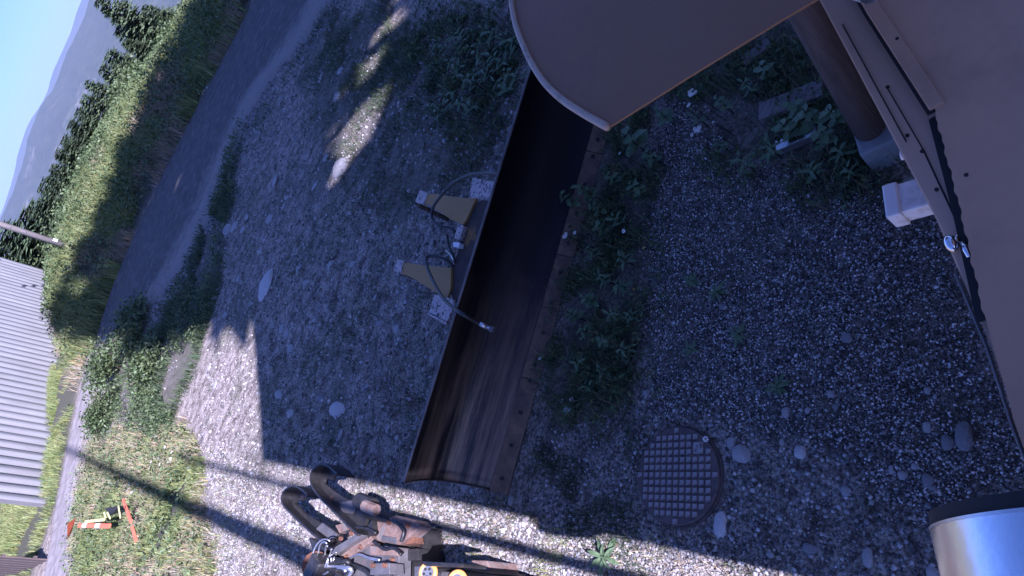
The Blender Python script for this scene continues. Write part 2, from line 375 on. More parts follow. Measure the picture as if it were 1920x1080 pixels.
def blades(name, P, h, w, material, label, cat, lean=.5, tlo=.6, thi=1.3, zfun=hz, tint_rgb=None):
    n = len(P); hh = rng.uniform(h[0], h[1], n); ww = rng.uniform(w[0], w[1], n)
    a = rng.uniform(0, 2 * np.pi, n); l = rng.uniform(.1, lean, n) * hh
    b = a + rng.uniform(-1.2, 1.2, n) + np.pi / 2
    z = zfun(P[:, 0], P[:, 1]) - .01
    base = np.stack([P[:, 0], P[:, 1], z], 1)
    side = np.stack([np.cos(a), np.sin(a), np.zeros(n)], 1) * ww[:, None] * .5
    ld = np.stack([np.cos(b), np.sin(b), np.zeros(n)], 1) * l[:, None]
    up = np.zeros((n, 3)); up[:, 2] = hh
    v = np.stack([base - side, base + side, base + ld * .35 + up * .6 + side * .75, base + ld * .35 + up * .6 - side * .75, base + ld + up * np.sqrt(np.maximum(.2, 1 - (l / hh)[:, None] ** 2))], 1)
    f = np.array([[0, 1, 2], [0, 2, 3], [3, 2, 4]])
    f = f[None] + (np.arange(n) * 5)[:, None, None]
    t = np.repeat(rng.uniform(tlo, thi, n), 5)
    wv = np.repeat(rng.uniform(-.15, .2, n), 5)
    tint = np.stack([t * (1 + wv), t, t * (1 - wv)], 1)
    o = np_mesh(name, v.reshape(-1, 3), f.reshape(-1, 3), material, None, tint)
    return tag(o, label, cat, kind='stuff')

# ================================================================== THE SETTING
# ---- ground sheet
gx = np.unique(np.concatenate([np.arange(-9, 7, .07), np.arange(-26, 16, .5), np.arange(-90, 91, 6.)]))
gy = np.unique(np.concatenate([np.arange(1.0, 12, .07), np.arange(12, 27, .16), np.arange(-6, 60, .5), np.arange(-60, 140, 5.)]))
GX, GY = np.meshgrid(gx, gy)
GZ = hz(GX, GY)
nx, ny = len(gx), len(gy)
idx = np.arange(nx * ny).reshape(ny, nx)
F = np.stack([idx[:-1, :-1], idx[:-1, 1:], idx[1:, 1:], idx[1:, :-1]], -1).reshape(-1, 4)
ground = np_mesh('ground', np.stack([GX, GY, GZ], -1).reshape(-1, 3), F, MT['dirt'], smooth=True)
tag(ground, kind='structure')
WEED_ZONES = {
    'mid': [(1145, 240), (1250, 175), (1235, 300), (1200, 400), (1225, 520), (1205, 640), (1185, 760), (1010, 850), (1040, 700), (1060, 560), (1090, 420)],
    'back': [(1235, 150), (1480, 50), (1650, 265), (1690, 335), (1500, 360), (1370, 310), (1260, 240)],
    'top': [(770, 20), (975, 20), (998, 120), (930, 260), (850, 210), (770, 120)],
    'meadow': [(165, 835), (345, 800), (370, 900), (410, 1085), (140, 1085), (145, 960)],
    'upper': [(600, 20), (990, 20), (960, 240), (900, 340), (760, 400), (620, 330), (560, 150)],
    'verge': [(455, 225), (420, 330), (330, 560), (240, 640), (190, 800), (330, 810), (380, 640), (420, 520)],
}
cover = np.zeros(GX.shape)
for k, pz in WEED_ZONES.items():
    gp = ground_poly(pz)
    wx, wy = warp(GX.ravel(), GY.ravel()); m_ = np.zeros(GX.size)
    for dx_, dy_ in ((0, 0), (.12, 0), (-.12, 0), (0, .15), (0, -.15)): m_ = m_ + in_poly(wx + dx_, wy + dy_, gp) / 5
    m_ = m_.reshape(GX.shape)
    cover = np.maximum(cover, m_ * {'mid': .6, 'back': .5, 'top': .6, 'meadow': 1., 'verge': .7, 'upper': .55}[k])
GRAVEL = [(1260, 200), (1380, 300), (1600, 330), (1745, 400), (1930, 880), (1740, 960), (1560, 860), (1230, 760), (1215, 560), (1200, 380)]
cover = np.maximum(cover, in_poly(*warp(GX.ravel(), GY.ravel()), ground_poly(GRAVEL)).reshape(GX.shape) * .6)  # darkens soil under the gravel, painting the shade between stones
cover = np.maximum(cover, sstep(-.3, 1.5, GY - lerp_tab(GX, FAR_X, FAR_Y)))
cover = np.maximum(cover, sstep(.1, .3, fbm(GX, GY, 1.4, 31)) * .45)
cv = ground.data.attributes.new('cover', 'FLOAT', 'POINT'); cv.data.foreach_set('value', cover.ravel().astype(np.float32))

# ---- gravel road and the light track that leaves it
def strip(name, left, right, material, lift, steps=60, across=14):
    L = catmull([Vector((p[0], p[1], 0)) for p in left], 10); Rr = catmull([Vector((p[0], p[1], 0)) for p in right], 10)
    def resamp(c, n):
        d = [0]
        for i in range(1, len(c)): d.append(d[-1] + (c[i] - c[i - 1]).length)
        t = np.linspace(0, d[-1], n)
        return np.stack([np.interp(t, d, [p.x for p in c]), np.interp(t, d, [p.y for p in c])], 1)
    A = resamp(L, steps); B = resamp(Rr, steps)
    jit = (rng.uniform(-.12, .12, (steps, 1)))
    k = np.linspace(0, 1, across)[None, :, None]
    Pp = A[:, None] * (1 - k) + B[:, None] * k
    Pp[:, 0] += jit; Pp[:, -1] += jit[::-1]
    z = hz(Pp[..., 0], Pp[..., 1]) + lift
    ruts = np.cos(np.linspace(0, 1, across) * 4 * np.pi) * .02
    z = z + ruts[None]
    z[:, 0] -= .05 + lift; z[:, -1] -= .05 + lift
    v = np.concatenate([Pp, z[..., None]], -1).reshape(-1, 3)
    ii = np.arange(steps * across).reshape(steps, across)
    f = np.stack([ii[:-1, :-1], ii[:-1, 1:], ii[1:, 1:], ii[1:, :-1]], -1).reshape(-1, 4)
    o = np_mesh(name, v, f, material, smooth=True); tag(o, kind='structure')
    fd = o.data.attributes.new('fade', 'FLOAT', 'POINT'); fd.data.foreach_set('value', np.tile(sstep(.45, 1.0, np.linspace(0, 1, across)) * .9, steps).astype(np.float32))
    return o
strip('gravel_road', [(26, 20), (14, 25.3), (5.45, 29.4), (.2, 32), (-3.5, 33.3), (-6.9, 33.1), (-9, 31.2), (-10.6, 29.6)],
      [(24, 9.5), (12, 14.6), (4.5, 17.4), (2.5, 20.4), (.2, 20.6), (-1.9, 20.2), (-4.1, 21.6), (-7.4, 26.3)], MT['road'], .05, 90, 30)
strip('track', [(-8.6, 30.9), (-10.3, 30.0), (-11.8, 26.9), (-12.8, 24.2), (-13.5, 21.0), (-14.6, 17)],
      [(-7.6, 27.5), (-9.4, 26.8), (-10.7, 24.9), (-11.3, 22.3), (-11.6, 19), (-12, 15)], MT['path'], .05, 60, 16)

# ---- far valley, mountain ridges
def polar_terrain(name, az0, az1, na, radii, zfun, material):
    az = np.linspace(az0, az1, na); A, Rr = np.meshgrid(az, radii)
    x = np.sin(A) * Rr; y = np.cos(A) * Rr; z = zfun(A, Rr, x, y)
    ii = np.arange(A.size).reshape(A.shape)
    f = np.stack([ii[:-1, :-1], ii[1:, :-1], ii[1:, 1:], ii[:-1, 1:]], -1).reshape(-1, 4)
    o = np_mesh(name, np.stack([x, y, z], -1).reshape(-1, 3), f, material, smooth=True); return tag(o, kind='structure')
sky_pix = [(163, 10), (158, 32), (140, 70), (118, 115), (110, 145), (98, 170), (85, 185), (72, 205), (62, 232), (52, 260), (48, 285), (38, 320), (25, 358), (2, 410), (-12, 440)]
sa, se = [], []
for p in sky_pix:
    r = ray(*p); sa.append(math.atan2(r[0], r[1])); se.append(math.atan2(r[2], math.hypot(r[0], r[1])))
order = np.argsort(sa); sa = np.array(sa)[order]; se = np.array(se)[order]
def elev(A):
    e = np.interp(A, sa, se)
    out = np.maximum(0, np.maximum(A - sa[-1], sa[0] - A))
    return e - out * .02 + np.sin(A * 9 + 1) * .006 * np.minimum(1, out * 4)
def near_ridge(A, Rr, x, y):
    top = CAM_H + 5200 * np.tan(elev(A))
    k = np.clip((Rr - 2200) / 3000, 0, 1.0)
    back = np.clip((Rr - 5200) / 1500, 0, 1)
    z = -420 + (top + 420) * (k ** 1.1) - back * 500
    amp = 90 * np.sin(np.pi * np.clip(k, 0, 1)) * (1 - back)
    spur = fbm(x, y, 1500, 41, 4) * 2 + fbm(x * .4 + y * .2, y * .2, 500, 77, 3)
    return z + amp * spur + fbm(x, y, 60, 55, 2) * 10 * (k > .05)
def far_ridge(A, Rr, x, y):
    top = CAM_H + 11500 * np.tan(elev(A * .97 + .02) + .0055 + np.sin(A * 7) * .003)
    k = np.clip((Rr - 8000) / 3500, 0, 1); back = np.clip((Rr - 11500) / 900, 0, 1)
    return -420 + (top + 420) * k - back * 500
def mountain_mat(name, bare):
    m, N, L, b = new_mat(name)
    g = N.new('ShaderNodeNewGeometry')
    n1 = N.new('ShaderNodeTexNoise'); n1.inputs['Scale'].default_value = .02; n1.inputs['Detail'].default_value = 6; n1.inputs['Roughness'].default_value = .8
    n2 = N.new('ShaderNodeTexNoise'); n2.inputs['Scale'].default_value = .0022; n2.inputs['Detail'].default_value = 9; n2.inputs['Roughness'].default_value = .75
    L.new(g.outputs['Position'], n1.inputs[0]); L.new(g.outputs['Position'], n2.inputs[0])
    r = N.new('ShaderNodeValToRGB'); r.color_ramp.elements[0].color = (.012, .02, .014, 1); r.color_ramp.elements[1].color = (.045, .058, .034, 1)
    r.color_ramp.elements[0].position = .38; r.color_ramp.elements[1].position = .66
    L.new(n1.outputs[0], r.inputs[0])
    mr = N.new('ShaderNodeMapRange'); mr.inputs[1].default_value = .56; mr.inputs[2].default_value = .63
    L.new(n2.outputs[0], mr.inputs[0])
    mm = N.new('ShaderNodeMath'); mm.operation = 'MULTIPLY'; mm.inputs[1].default_value = bare; L.new(mr.outputs[0], mm.inputs[0])
    mx = N.new('ShaderNodeMix'); mx.data_type = 'RGBA'; mx.inputs[7].default_value = (.13, .118, .11, 1)
    L.new(mm.outputs[0], mx.inputs[0]); L.new(r.outputs[0], mx.inputs[6])
    L.new(mx.outputs[2], b.inputs['Base Color']); b.inputs['Roughness'].default_value = 1
    return m
MTN = mountain_mat('forested_slope', 1.0)
polar_terrain('mountain_ridge', -1.25, 1.25, 420, np.concatenate([np.linspace(2200, 5200, 90), np.linspace(5300, 6700, 6)]), near_ridge, MTN)
polar_terrain('mountain_ridge', -1.25, 1.25, 200, np.linspace(8000, 12400, 24), far_ridge, mountain_mat('far_forested_slope', .2))
def valley(A, Rr, x, y):
    return np.interp(Rr, [60, 120, 300, 900, 2300, 13000], [-12, -34, -95, -280, -425, -425]) + fbm(x, y, 200, 8) * np.interp(Rr, [60, 300, 900], [0, 12, 30])
polar_terrain('valley', -math.pi, math.pi, 160, np.array([75, 120, 200, 300, 500, 800, 1300, 2300, 5000, 13000.]), valley, MTN)

# ================================================================== TREES, SHED, POLE
def spruce_meshes(name, seed, levels=20, per=8, sprays=9, width=.24, bare=0.0):
    r = np.random.default_rng(seed)
    tv = MB().tube([(0, 0, -.03), (0, 0, .3), (.004, 0, .7), (0, 0, .985)], [.016, .012, .006, .001], 7)
    tm = bpy.data.meshes.new('trunk'); tm.from_pydata([tuple(p) for p in tv.v], [], tv.f); tm.materials.append(MT['bark'])
    P, Rm, S = [], [], []
    for i in range(levels):
        h = .06 + .92 * (i / (levels - 1)) ** .9
        L = width * (1 - h) ** .8 * r.uniform(.8, 1.1) + .012
        for k in range(max(4, int(per * (1 - h * .4)))):
            if h < bare and r.uniform() > (.0 if h < bare * .80 else .125): continue
            a = r.uniform(0, 2 * math.pi); Lk = L * r.uniform(.6, 1.15); droop = r.uniform(.15, .5) * (1 - h)
            n = max(3, int(sprays * Lk / width) + 2)
            for j in range(n):
                q = (j + .6) / n; d = Lk * q
                base = Vector((math.cos(a) * d, math.sin(a) * d, h - droop * d + .25 * d * q))
                for side in (-1, 1):
                    yaw = a + side * r.uniform(.3, 1.1)
                    s = (.036 + .024 * (1 - q)) * r.uniform(.7, 1.3) * (1 - .45 * h)
                    R = Matrix.Rotation(yaw, 3, 'Z') @ Matrix.Rotation(r.uniform(-.1, .6), 3, 'Y') @ Matrix.Rotation(r.uniform(-.7, .7), 3, 'X')
                    P.append(base); Rm.append(np.array(R)); S.append((s, s * .42, s))
    bv = np.array([[0, -.55, 0], [.9, -.8, -.1], [1.7, 0, .05], [.9, .8, -.1], [0, .55, 0]]); bf = np.array([[0, 1, 2], [0, 2, 4], [4, 2, 3]])
    v, f = scatter(bv, bf, np.array([tuple(p) for p in P]), np.array(Rm), np.array(S))
    t = np.repeat(r.uniform(.55, 1.5, len(P)), 5)
    o = np_mesh('crown', v, f, MT['needle'], None, np.stack([t, t, t * .95], 1))
    cm = o.data; bpy.data.objects.remove(o)
    return tm, cm
SPR = [spruce_meshes('spruce', s, 34, 11, 9, w, b) for s, w, b in ((1, .22, 0), (2, .27, 0), (3, .19, 0), (4, .26, .555))]
def spruce(x, y, h, variant, label, group=None, wide=1.0, zb=None):
    z = hz1(x, y) - .05 if zb is None else zb
    e = empty('spruce_tree', (x, y, z), label, 'tree', group)
    for nm, me in zip(('trunk', 'crown'), SPR[variant]):
        o = bpy.data.objects.new(nm, me); col.objects.link(o); o.parent = e
    e.scale = (h * wide, h * wide, h); e.rotation_euler.z = random.uniform(0, 6)
    return e
def spruce_tip(px, py, Y, variant, label, wide=1.0):
    r = ray(px - 20, py - 8); t = Y / r[1]; x = r[0] * t; z = CAM_H + r[2] * t
    zb = hz1(x, Y) - .1
    spruce(x, Y, z - zb, variant, label, 'spruces beyond the grass bank', wide, zb)
spruce_tip(196, 8, 47, 1, 'large dark spruce nearest the top edge of the photo', 1.35)
spruce_tip(228, 40, 50, 0, 'spruce whose tip shows just under the largest dark spruce', 1.62)
spruce_tip(176, 163, 52, 0, 'small pointed spruce, upper of the pair against the blue mountain', 1.35)
spruce_tip(170, 191, 52, 2, 'small pointed spruce, lower of the pair against the blue mountain', 1.76)
spruce_tip(215, 110, 52, 1, 'bushy spruce growing between the largest spruce and the small pointed pair', 1.76)
spruce_tip(152, 250, 53, 1, 'short spruce behind the bright crest of the bank, below the pointed pair', 1.62)
spruce_tip(128, 300, 53, 1, 'bushy grey green spruce halfway along the crest of the bank', 1.76)
spruce_tip(103, 345, 52, 0, 'thin topped spruce just above the broad dark one on the crest', 1.62)
spruce_tip(96, 372, 54, 1, 'broad dark spruce on the crest above the utility pole', 2.16)
spruce_tip(52, 414, 56, 1, 'wide spruce right beside the utility pole, above it in the photo', 2.29)
spruce_tip(40, 450, 58, 1, 'wide spruce right behind the corrugated shed, below the utility pole', 2.43)
spruce_tip(-4, 470, 60, 1, 'tall spruce cut by the left edge behind the shed end', 2.03)
spruce_tip(-30, 520, 62, 0, 'spruce peeking over the top edge of the corrugated shed', 2.03)
spruce_tip(285, 20, 44, 1, 'spruce filling the gap between the largest spruce and the lit bank', 1.7)
spruce_tip(248, 85, 46, 2, 'slim spruce rising from the bank under the largest spruce', 1.9)
spruce_tip(138, 275, 50, 0, 'low spruce between two grey green ones on the crest', 2.0)
spruce_tip(112, 322, 51, 2, 'narrow spruce in the middle of the crest row', 2.0)
spruce_tip(75, 402, 53, 0, 'spruce between the broad dark one and the utility pole', 2.0)
spruce_tip(15, 440, 57, 2, 'spruce whose top meets the utility pole at the left edge', 2.0)
for px, py, Y, k, w, lb in ((146, 240, 51, 1, 2.3, 'dense spruce first in the row below the pointed pair'), (134, 268, 52, 0, 2.4, 'dense spruce second in the row below the pointed pair'), (122, 292, 50, 1, 2.3, 'dense spruce third in the row along the crest'),
        (112, 335, 53, 1, 2.3, 'dense spruce at the middle of the crest row'), (92, 352, 55, 0, 2.4, 'tall dense spruce just before the broad dark one'), (86, 388, 52, 1, 2.4, 'dense spruce just after the broad dark one'),
        (68, 398, 56, 1, 2.2, 'dense spruce overlapping the top of the utility pole'), (205, 135, 50, 1, 2.0, 'dense spruce between bushes above the pointed pair'), (235, 62, 48, 1, 1.8, 'dense spruce under the tip of the largest spruce'), (160, 215, 53, 0, 2.2, 'dense spruce right under the pointed pair')):
    spruce_tip(px, py, Y, k, lb, w)
for i, (x, y, h) in enumerate([(-23, 33, 4.6), (-19.3, 30.5, 3.2), (-24, 29, 4.6)]):
    spruce(x, y, h, i % 3, ['dark spruce at the left edge just past the near shed end', 'low bushy spruce between the shed end and the plank fence', 'dark spruce cut by the left edge behind the plank fence'][i], 'trees past the shed', 1.3)
# forest standing behind the camera: it throws the shade over the yard and the road
forest = [(7.2, -7, 38, .40, 3), (10.2, -5, 37, .55, 3), (13.6, -9, 40, .60, 3), (15.8, -5, 37, .72, 0), (18, -9, 40, .75, 1), (20.5, -5, 37, .75, 1), (23, -9, 40, .75, 0), (25.5, -5, 37, .75, 1), (28.5, -8, 39, .75, 1),
          (32, -5, 37, .8, 1), (12.2, -13, 43, .50, 3), (18.0, -14, 44, .62, 1), (21.5, -14, 44, .68, 1), (27, -14, 44, .68, 1), (9.4, -11, 41, .46, 3), (36, -8, 39, .8, 1), (8.2, -9, 36, .42, 3)]
for i, (x, y, h, w, k) in enumerate(forest):
    spruce(x, y, h, k, 'tall spruce of the forest behind the hut', 'forest behind the hut', w)

# ---- corrugated shed
A = at(60, 942, 0.42); B = at(121, 517, 0.42); A.z = B.z = 0
dirv = (B - A).normalized(); nrm = Vector((dirv.y, -dirv.x, 0))       # faces the yard
A = A - dirv * 6.0 * 0
shed = empty('corrugated_shed', (A.x, A.y, 0), 'long grey corrugated metal shed at the left edge', 'shed')
LEN = (B - A).length; Z0, Z1 = -.6, 4.30
npan = 9; plen = LEN / npan
for k in range(npan):
    nw = 72; vv = []; ff = []
    for j in range(nw + 1):
        q = j / nw * plen; off = .11 * math.sin(q / .62 * 2 * math.pi + k * plen / .62 * 2 * math.pi)
        sharp = .11 * math.tanh(off / .11 * 2.4)
        for zz in (Z0, Z1): p = A + dirv * (k * plen + q) + nrm * (sharp + (.004 if k % 2 else 0)); vv.append((p.x, p.y, zz))
    for j in range(nw): ff.append((2 * j, 2 * j + 2, 2 * j + 3, 2 * j + 1))
    MB().add(vv, ff).build('wall_panel', MT['corrugated'], shed, True)
back = -nrm * 6.0; backA = V(-.47, .883, 0) * 8.0
def P3(p, z): return Vector((p.x, p.y, z))
MB().prism([P3(A - nrm * .16, Z0), P3(B - nrm * .16, Z0), P3(B + back, Z0), P3(A + backA, Z0)], [P3(A - nrm * .16, Z1 - .02), P3(B - nrm * .16, Z1 - .02), P3(B + back, Z1 - .02), P3(A + backA, Z1 - .02)]).build('wall_core', MT['shed_roof'], shed)
e0, e1 = A + nrm * .12, B + nrm * .12 + dirv * .15
rf = MB().prism([P3(e0, Z1 + .06), P3(e1, Z1 + .06), P3(B + back / 2 + dirv * .15, Z1 + .75), P3(A + backA / 2, Z1 + .75)],
                [P3(e0, Z1 + .11), P3(e1, Z1 + .11), P3(B + back / 2 + dirv * .15, Z1 + .80), P3(A + backA / 2, Z1 + .80)])
f0, f1 = A + backA - nrm * .2, B + back - nrm * .2
rf.prism([P3(A + backA / 2, Z1 + .755), P3(B + back / 2 + dirv * .15, Z1 + .755), P3(f1, Z1 + .06), P3(f0, Z1 + .06)],
         [P3(A + backA / 2, Z1 + .805), P3(B + back / 2 + dirv * .15, Z1 + .805), P3(f1, Z1 + .11), P3(f0, Z1 + .11)])
rf.build('roof', MT['shed_roof'], shed)
MB().tube([P3(A + nrm * .09, Z1 + .03), P3(B + nrm * .09, Z1 + .03)], .035, 8).build('eave_trim', MT['shed_roof'], shed)

# ---- utility pole on the bank
b = at(142, 467, 1.45)
pole = empty('utility_pole', (b.x, b.y, hz1(b.x, b.y)), 'grey wooden utility pole standing on the grass bank beside the shed', 'utility pole')
pb = Vector((b.x, b.y, hz1(b.x, b.y) - .2)); pt = pb + Vector((.1, .2, 10.5))
MB().tube([pb, pb.lerp(pt, .5), pt], [.155, .14, .115], 12).build('shaft', MT['pole_wood'], pole, True)
q = pb.lerp(pt, .125)
MB().box(q + V(.12, -.13, 0), (.14, .03, .2), Matrix.Rotation(.75, 3, 'Z')).build('white_tag', MT['white_plastic'], pole)
for k in (.25, .31, .5): MB().box(pb.lerp(pt, k) + V(.03, -.15, 0), (.08, .04, .2), Matrix.Rotation(.3, 3, 'Z')).build('bracket', MT['grey_metal'], pole)
MB().box(pt + V(0, -.15, -.5), (2.2, .1, .12)).build('crossarm', MT['pole_wood'], pole)

# ---- plank fence
f0 = at(-40, 1098, .6); f1 = at(48, 1046, .6)
fence = empty('plank_fence', (f0.x, f0.y, 0), 'brown upright plank fence at the lower left corner', 'fence')
n = 16
for k in range(n):
    p = f0.lerp(f1, (k + .5) / n)
    MB().box((p.x, p.y, .75), ((f1 - f0).length / n * .8, .04, 1.5 + random.uniform(-.05, .05)), Matrix.Rotation(math.atan2(f1.y - f0.y, f1.x - f0.x), 3, 'Z')).build('slat', MT['wood'], fence)
ang = math.atan2(f1.y - f0.y, f1.x - f0.x); mid = f0.lerp(f1, .5); nn = V(-math.sin(ang), math.cos(ang), 0)
for zz in (.35, 1.15): MB().box(V(mid.x, mid.y, zz) + nn * .05, ((f1 - f0).length, .05, .09), Matrix.Rotation(ang, 3, 'Z')).build('rail', MT['wood'], fence)

# ---- shrubs
def leaf_cloud(name, c, rad, n, size, material, parent, seed, flat=.9, lo=.4):
    r = np.random.default_rng(seed)
    nc = 16
    cc = r.normal(0, 1, (nc, 3)); cc /= np.linalg.norm(cc, axis=1)[:, None]; cc *= r.uniform(.25, .8, (nc, 1)); cc[:, 2] = np.abs(cc[:, 2]) - .2
    k = r.integers(0, nc, n); d = r.normal(0, .2, (n, 3)) + cc[k]
    pos = d * np.array(rad) + np.array(c); pos[:, 2] = np.maximum(pos[:, 2], .03)
    bv = np.array([[0, -.4, 0], [.5, -.5, .06], [1.15, 0, -.05], [.5, .5, .06]]); bf = np.array([[0, 1, 2, 3]])
    s = size * r.uniform(.6, 1.4, n)
    v, f = scatter(bv, bf, pos - np.array(root_off(parent)), rand_rot(n, 1.1), np.stack([s, s * .7, s], 1))
    t = np.repeat(r.uniform(.5, 1.4, n), 4)
    return np_mesh(name, v, f, material, parent, np.stack([t, t, t * .9], 1))
def shrub(px, py, rad, n, size, label, seed, mt='shrub'):
    p = at(px, py, .05)
    e = empty('shrub', (p.x, p.y, hz1(p.x, p.y)), label, 'shrub', 'shrubs between the road and the yard')
    leaf_cloud('crown', (p.x, p.y, hz1(p.x, p.y) + rad[2] * .55), rad, n, size, MT[mt], e, seed)
    m = MB()
    for k in range(7):
        a = random.uniform(0, 6.28); m.tube([(p.x, p.y, hz1(p.x, p.y) - .05), (p.x + math.cos(a) * rad[0] * .3, p.y + math.sin(a) * rad[1] * .3, rad[2] * .5), (p.x + math.cos(a) * rad[0] * .6, p.y + math.sin(a) * rad[1] * .6, rad[2])], [.02, .014, .006], 5)
    m.build('stem', MT['bark'], e)
shrub(262, 612, (1.3, 1.3, .6), 2600, .09, 'dark leafy shrub at the edge of the road, uppermost of the row', 1)
shrub(222, 690, (1.2, 1.2, .8), 3200, .085, 'largest shrub, pale leaved on top, at the bend of the track', 2)
shrub(205, 775, (.9, .9, .6), 2400, .075, 'low shrub next to the light track, lowest of the row', 3)
shrub(290, 690, (1.0, 1.0, .5), 2000, .075, 'dark shrub in the shade on the yard side of the largest shrub', 4)

def crest_bush(px, py, Y, rad, n, label, seed):
    r = ray(px, py); t = Y / r[1]; x = r[0] * t; z = CAM_H + r[2] * t
    e = empty('bush', (x, Y, hz1(x, Y)), label, 'bush', 'bushes on the crest of the bank')
    leaf_cloud('crown', (x, Y, z - rad[2] * .4), rad, n, .16, MT['shrub'], e, seed)
    MB().tube([(x, Y, hz1(x, Y) - .1), (x + .1, Y, z - rad[2] * .3)], [.07, .03], 6).build('stem', MT['bark'], e)
crest_bush(205, 235, 46, (1.8, 1.5, 1.3), 3000, 'pale bush just below the small pointed spruces', 21)
crest_bush(170, 285, 47, (1.8, 1.5, 1.2), 3000, 'pale bush in front of the short crest spruces', 22)
crest_bush(145, 330, 48, (2.0, 1.5, 1.2), 3000, 'grey green bush in the middle of the crest', 23)
crest_bush(262, 150, 43, (1.8, 1.5, 1.4), 3000, 'bush between the largest spruce and the pointed pair', 24)
crest_bush(305, 90, 42, (2.0, 1.5, 1.4), 3000, 'bush at the foot of the largest spruce', 25)
crest_bush(125, 395, 48, (2.0, 1.5, 1.1), 3000, 'bush just above the utility pole base', 26)
crest_bush(105, 480, 47, (2.0, 1.5, 1.0), 2600, 'bush at the corner of the shed below the utility pole', 27)

for k, (px, py, Y, rr) in enumerate([(240, 190, 44, 1.5), (330, 55, 41, 1.9), (222, 150, 48, 1.8), (190, 262, 48, 1.6), (160, 310, 50, 1.8), (118, 420, 50, 2.0), (90, 440, 54, 2.4), (60, 470, 58, 2.6), (20, 495, 60, 2.4)]):
    crest_bush(px, py, Y, (rr, rr, rr * .75), 2600, ['ragged bush high on the lit bank above the pointed spruces', 'ragged bush beside the road at the top of the bank', 'dark bush between pointed spruces and the large spruce', 'ragged bush under the lower pointed spruce', 'bush filling the crest row of short spruces', 'bush touching the utility pole from above', 'bush right behind the utility pole', 'bush behind the shed corner', 'bush at the left edge over the shed'][k], 40 + k)

# ---- orange barricade pieces in the meadow
def bar(name, p, q, r, segs, mats, parent, h=.05, flat=.5):
    for k in range(segs):
        a = p.lerp(q, k / segs); b_ = p.lerp(q, (k + 1) / segs - .002)
        MB().tube([a, b_], r, 8, flat=flat).build('board_section', mats[k % len(mats)], parent)
def up(px, py, z):
    p = at(px, py, z); return p
p0, p1 = up(148, 985, .55), up(206, 986, .35)
bc = empty('barricade_board', (p0.x, p0.y, 0), 'orange and white striped barricade board lying in the grass beside the track', 'barricade')
bar('s', p0, p1, .055, 7, [MT['orange'], MT['white_plastic'], MT['orange']], bc)
MB().add([p0 + V(.15, .05, .12), p0 + V(-.35, .2, .05), p0 + V(-.25, -.2, .16), p0 + V(.1, -.15, .28)], [(0, 1, 2, 3)]).build('loose_tape', MT['orange'], bc)
q0, q1 = up(160, 978, .6), up(196, 974, .5)
MB().tube([q0, q1], .035, 8, flat=.5).build('yellow_strip', MT['tape_yellow'], bc)
p0, p1 = up(231, 938, .3), up(246, 978, .3)
bo = empty('barricade_pole', (p0.x, p0.y, 0), 'long thin orange pole lying in the grass on the yard side', 'barricade')
bar('s', p0, p1, .05, 5, [MT['orange']], bo); bar('s', up(248, 988, .3), up(255, 1013, .25), .05, 3, [MT['orange']], bo)
p0 = up(203, 965, .35)
sl = empty('folded_sign', (p0.x, p0.y, 0), 'dark folded sign with yellow strips between the orange pieces', 'sign')
MB().add([up(197, 953, .3), up(226, 947, .4), up(228, 960, .25), up(204, 968, .45)], [(0, 1, 2, 3)]).build('panel', MT['dark_gap'], sl)
for a_, b_ in (((195, 961), (200, 976)), ((201, 961), (207, 973)), ((222, 949), (226, 972))):
    MB().tube([up(*a_, .5), up(*b_, .42)], .03, 6, flat=.4).build('yellow_strip', MT['tape_yellow'], sl)

# ================================================================== PLOW BLADE
def blade_mat():
    m = mat('blade_face', (.011, .011, .016), (.024, .021, .027), 2.2, .40, .5, bump=.1, bscale=10, c3=(.26, .185, .13), c3scale=1.5, c3lo=.45, c3hi=.66, stretch=(1, 1, 1), rvar=.10)
    N = m.node_tree.nodes; L = m.node_tree.links
    mp = [n for n in N if n.type == 'MAPPING'][0]
    mp.vector_type = 'TEXTURE'; mp.inputs['Rotation'].default_value = (0, 0, math.radians(12.1)); mp.inputs['Scale'].default_value = (4.5, .32, .32)
    mixn = [n for n in N if n.type == 'MIX'][0]; src = mixn.inputs[0].links[0].from_socket
    tc = [n for n in N if n.type == 'TEX_COORD'][0]
    m2 = N.new('ShaderNodeMapping'); m2.vector_type = 'TEXTURE'; m2.inputs['Rotation'].default_value = (0, 0, math.radians(12.1)); L.new(tc.outputs['Object'], m2.inputs[0])
    sx = N.new('ShaderNodeSeparateXYZ'); L.new(m2.outputs[0], sx.inputs[0])
    nz = N.new('ShaderNodeTexNoise'); nz.inputs['Scale'].default_value = 3.0; nz.inputs['Detail'].default_value = 6; L.new(tc.outputs['Object'], nz.inputs['Vector'])
    ad = N.new('ShaderNodeMath'); ad.operation = 'MULTIPLY_ADD'; ad.inputs[1].default_value = 1.6; L.new(nz.outputs[0], ad.inputs[0]); L.new(sx.outputs[0], ad.inputs[2])
    g = N.new('ShaderNodeMapRange'); g.inputs[1].default_value = 2.9; g.inputs[2].default_value = .9; L.new(ad.outputs[0], g.inputs[0])
    mu = N.new('ShaderNodeMath'); mu.operation = 'MULTIPLY'; L.new(src, mu.inputs[0]); L.new(g.outputs[0], mu.inputs[1]); L.new(mu.outputs[0], mixn.inputs[0])
    return m
MT['blade'] = blade_mat()
bl = V(-1.69, 4.34, .02); ax = V(.977, .21, 0).normalized(); bk = V(-ax.y, ax.x, 0)
blade = empty('plow_blade', bl, 'long dark curved steel plow blade lying across the yard', 'plow blade')
BL = 4.35
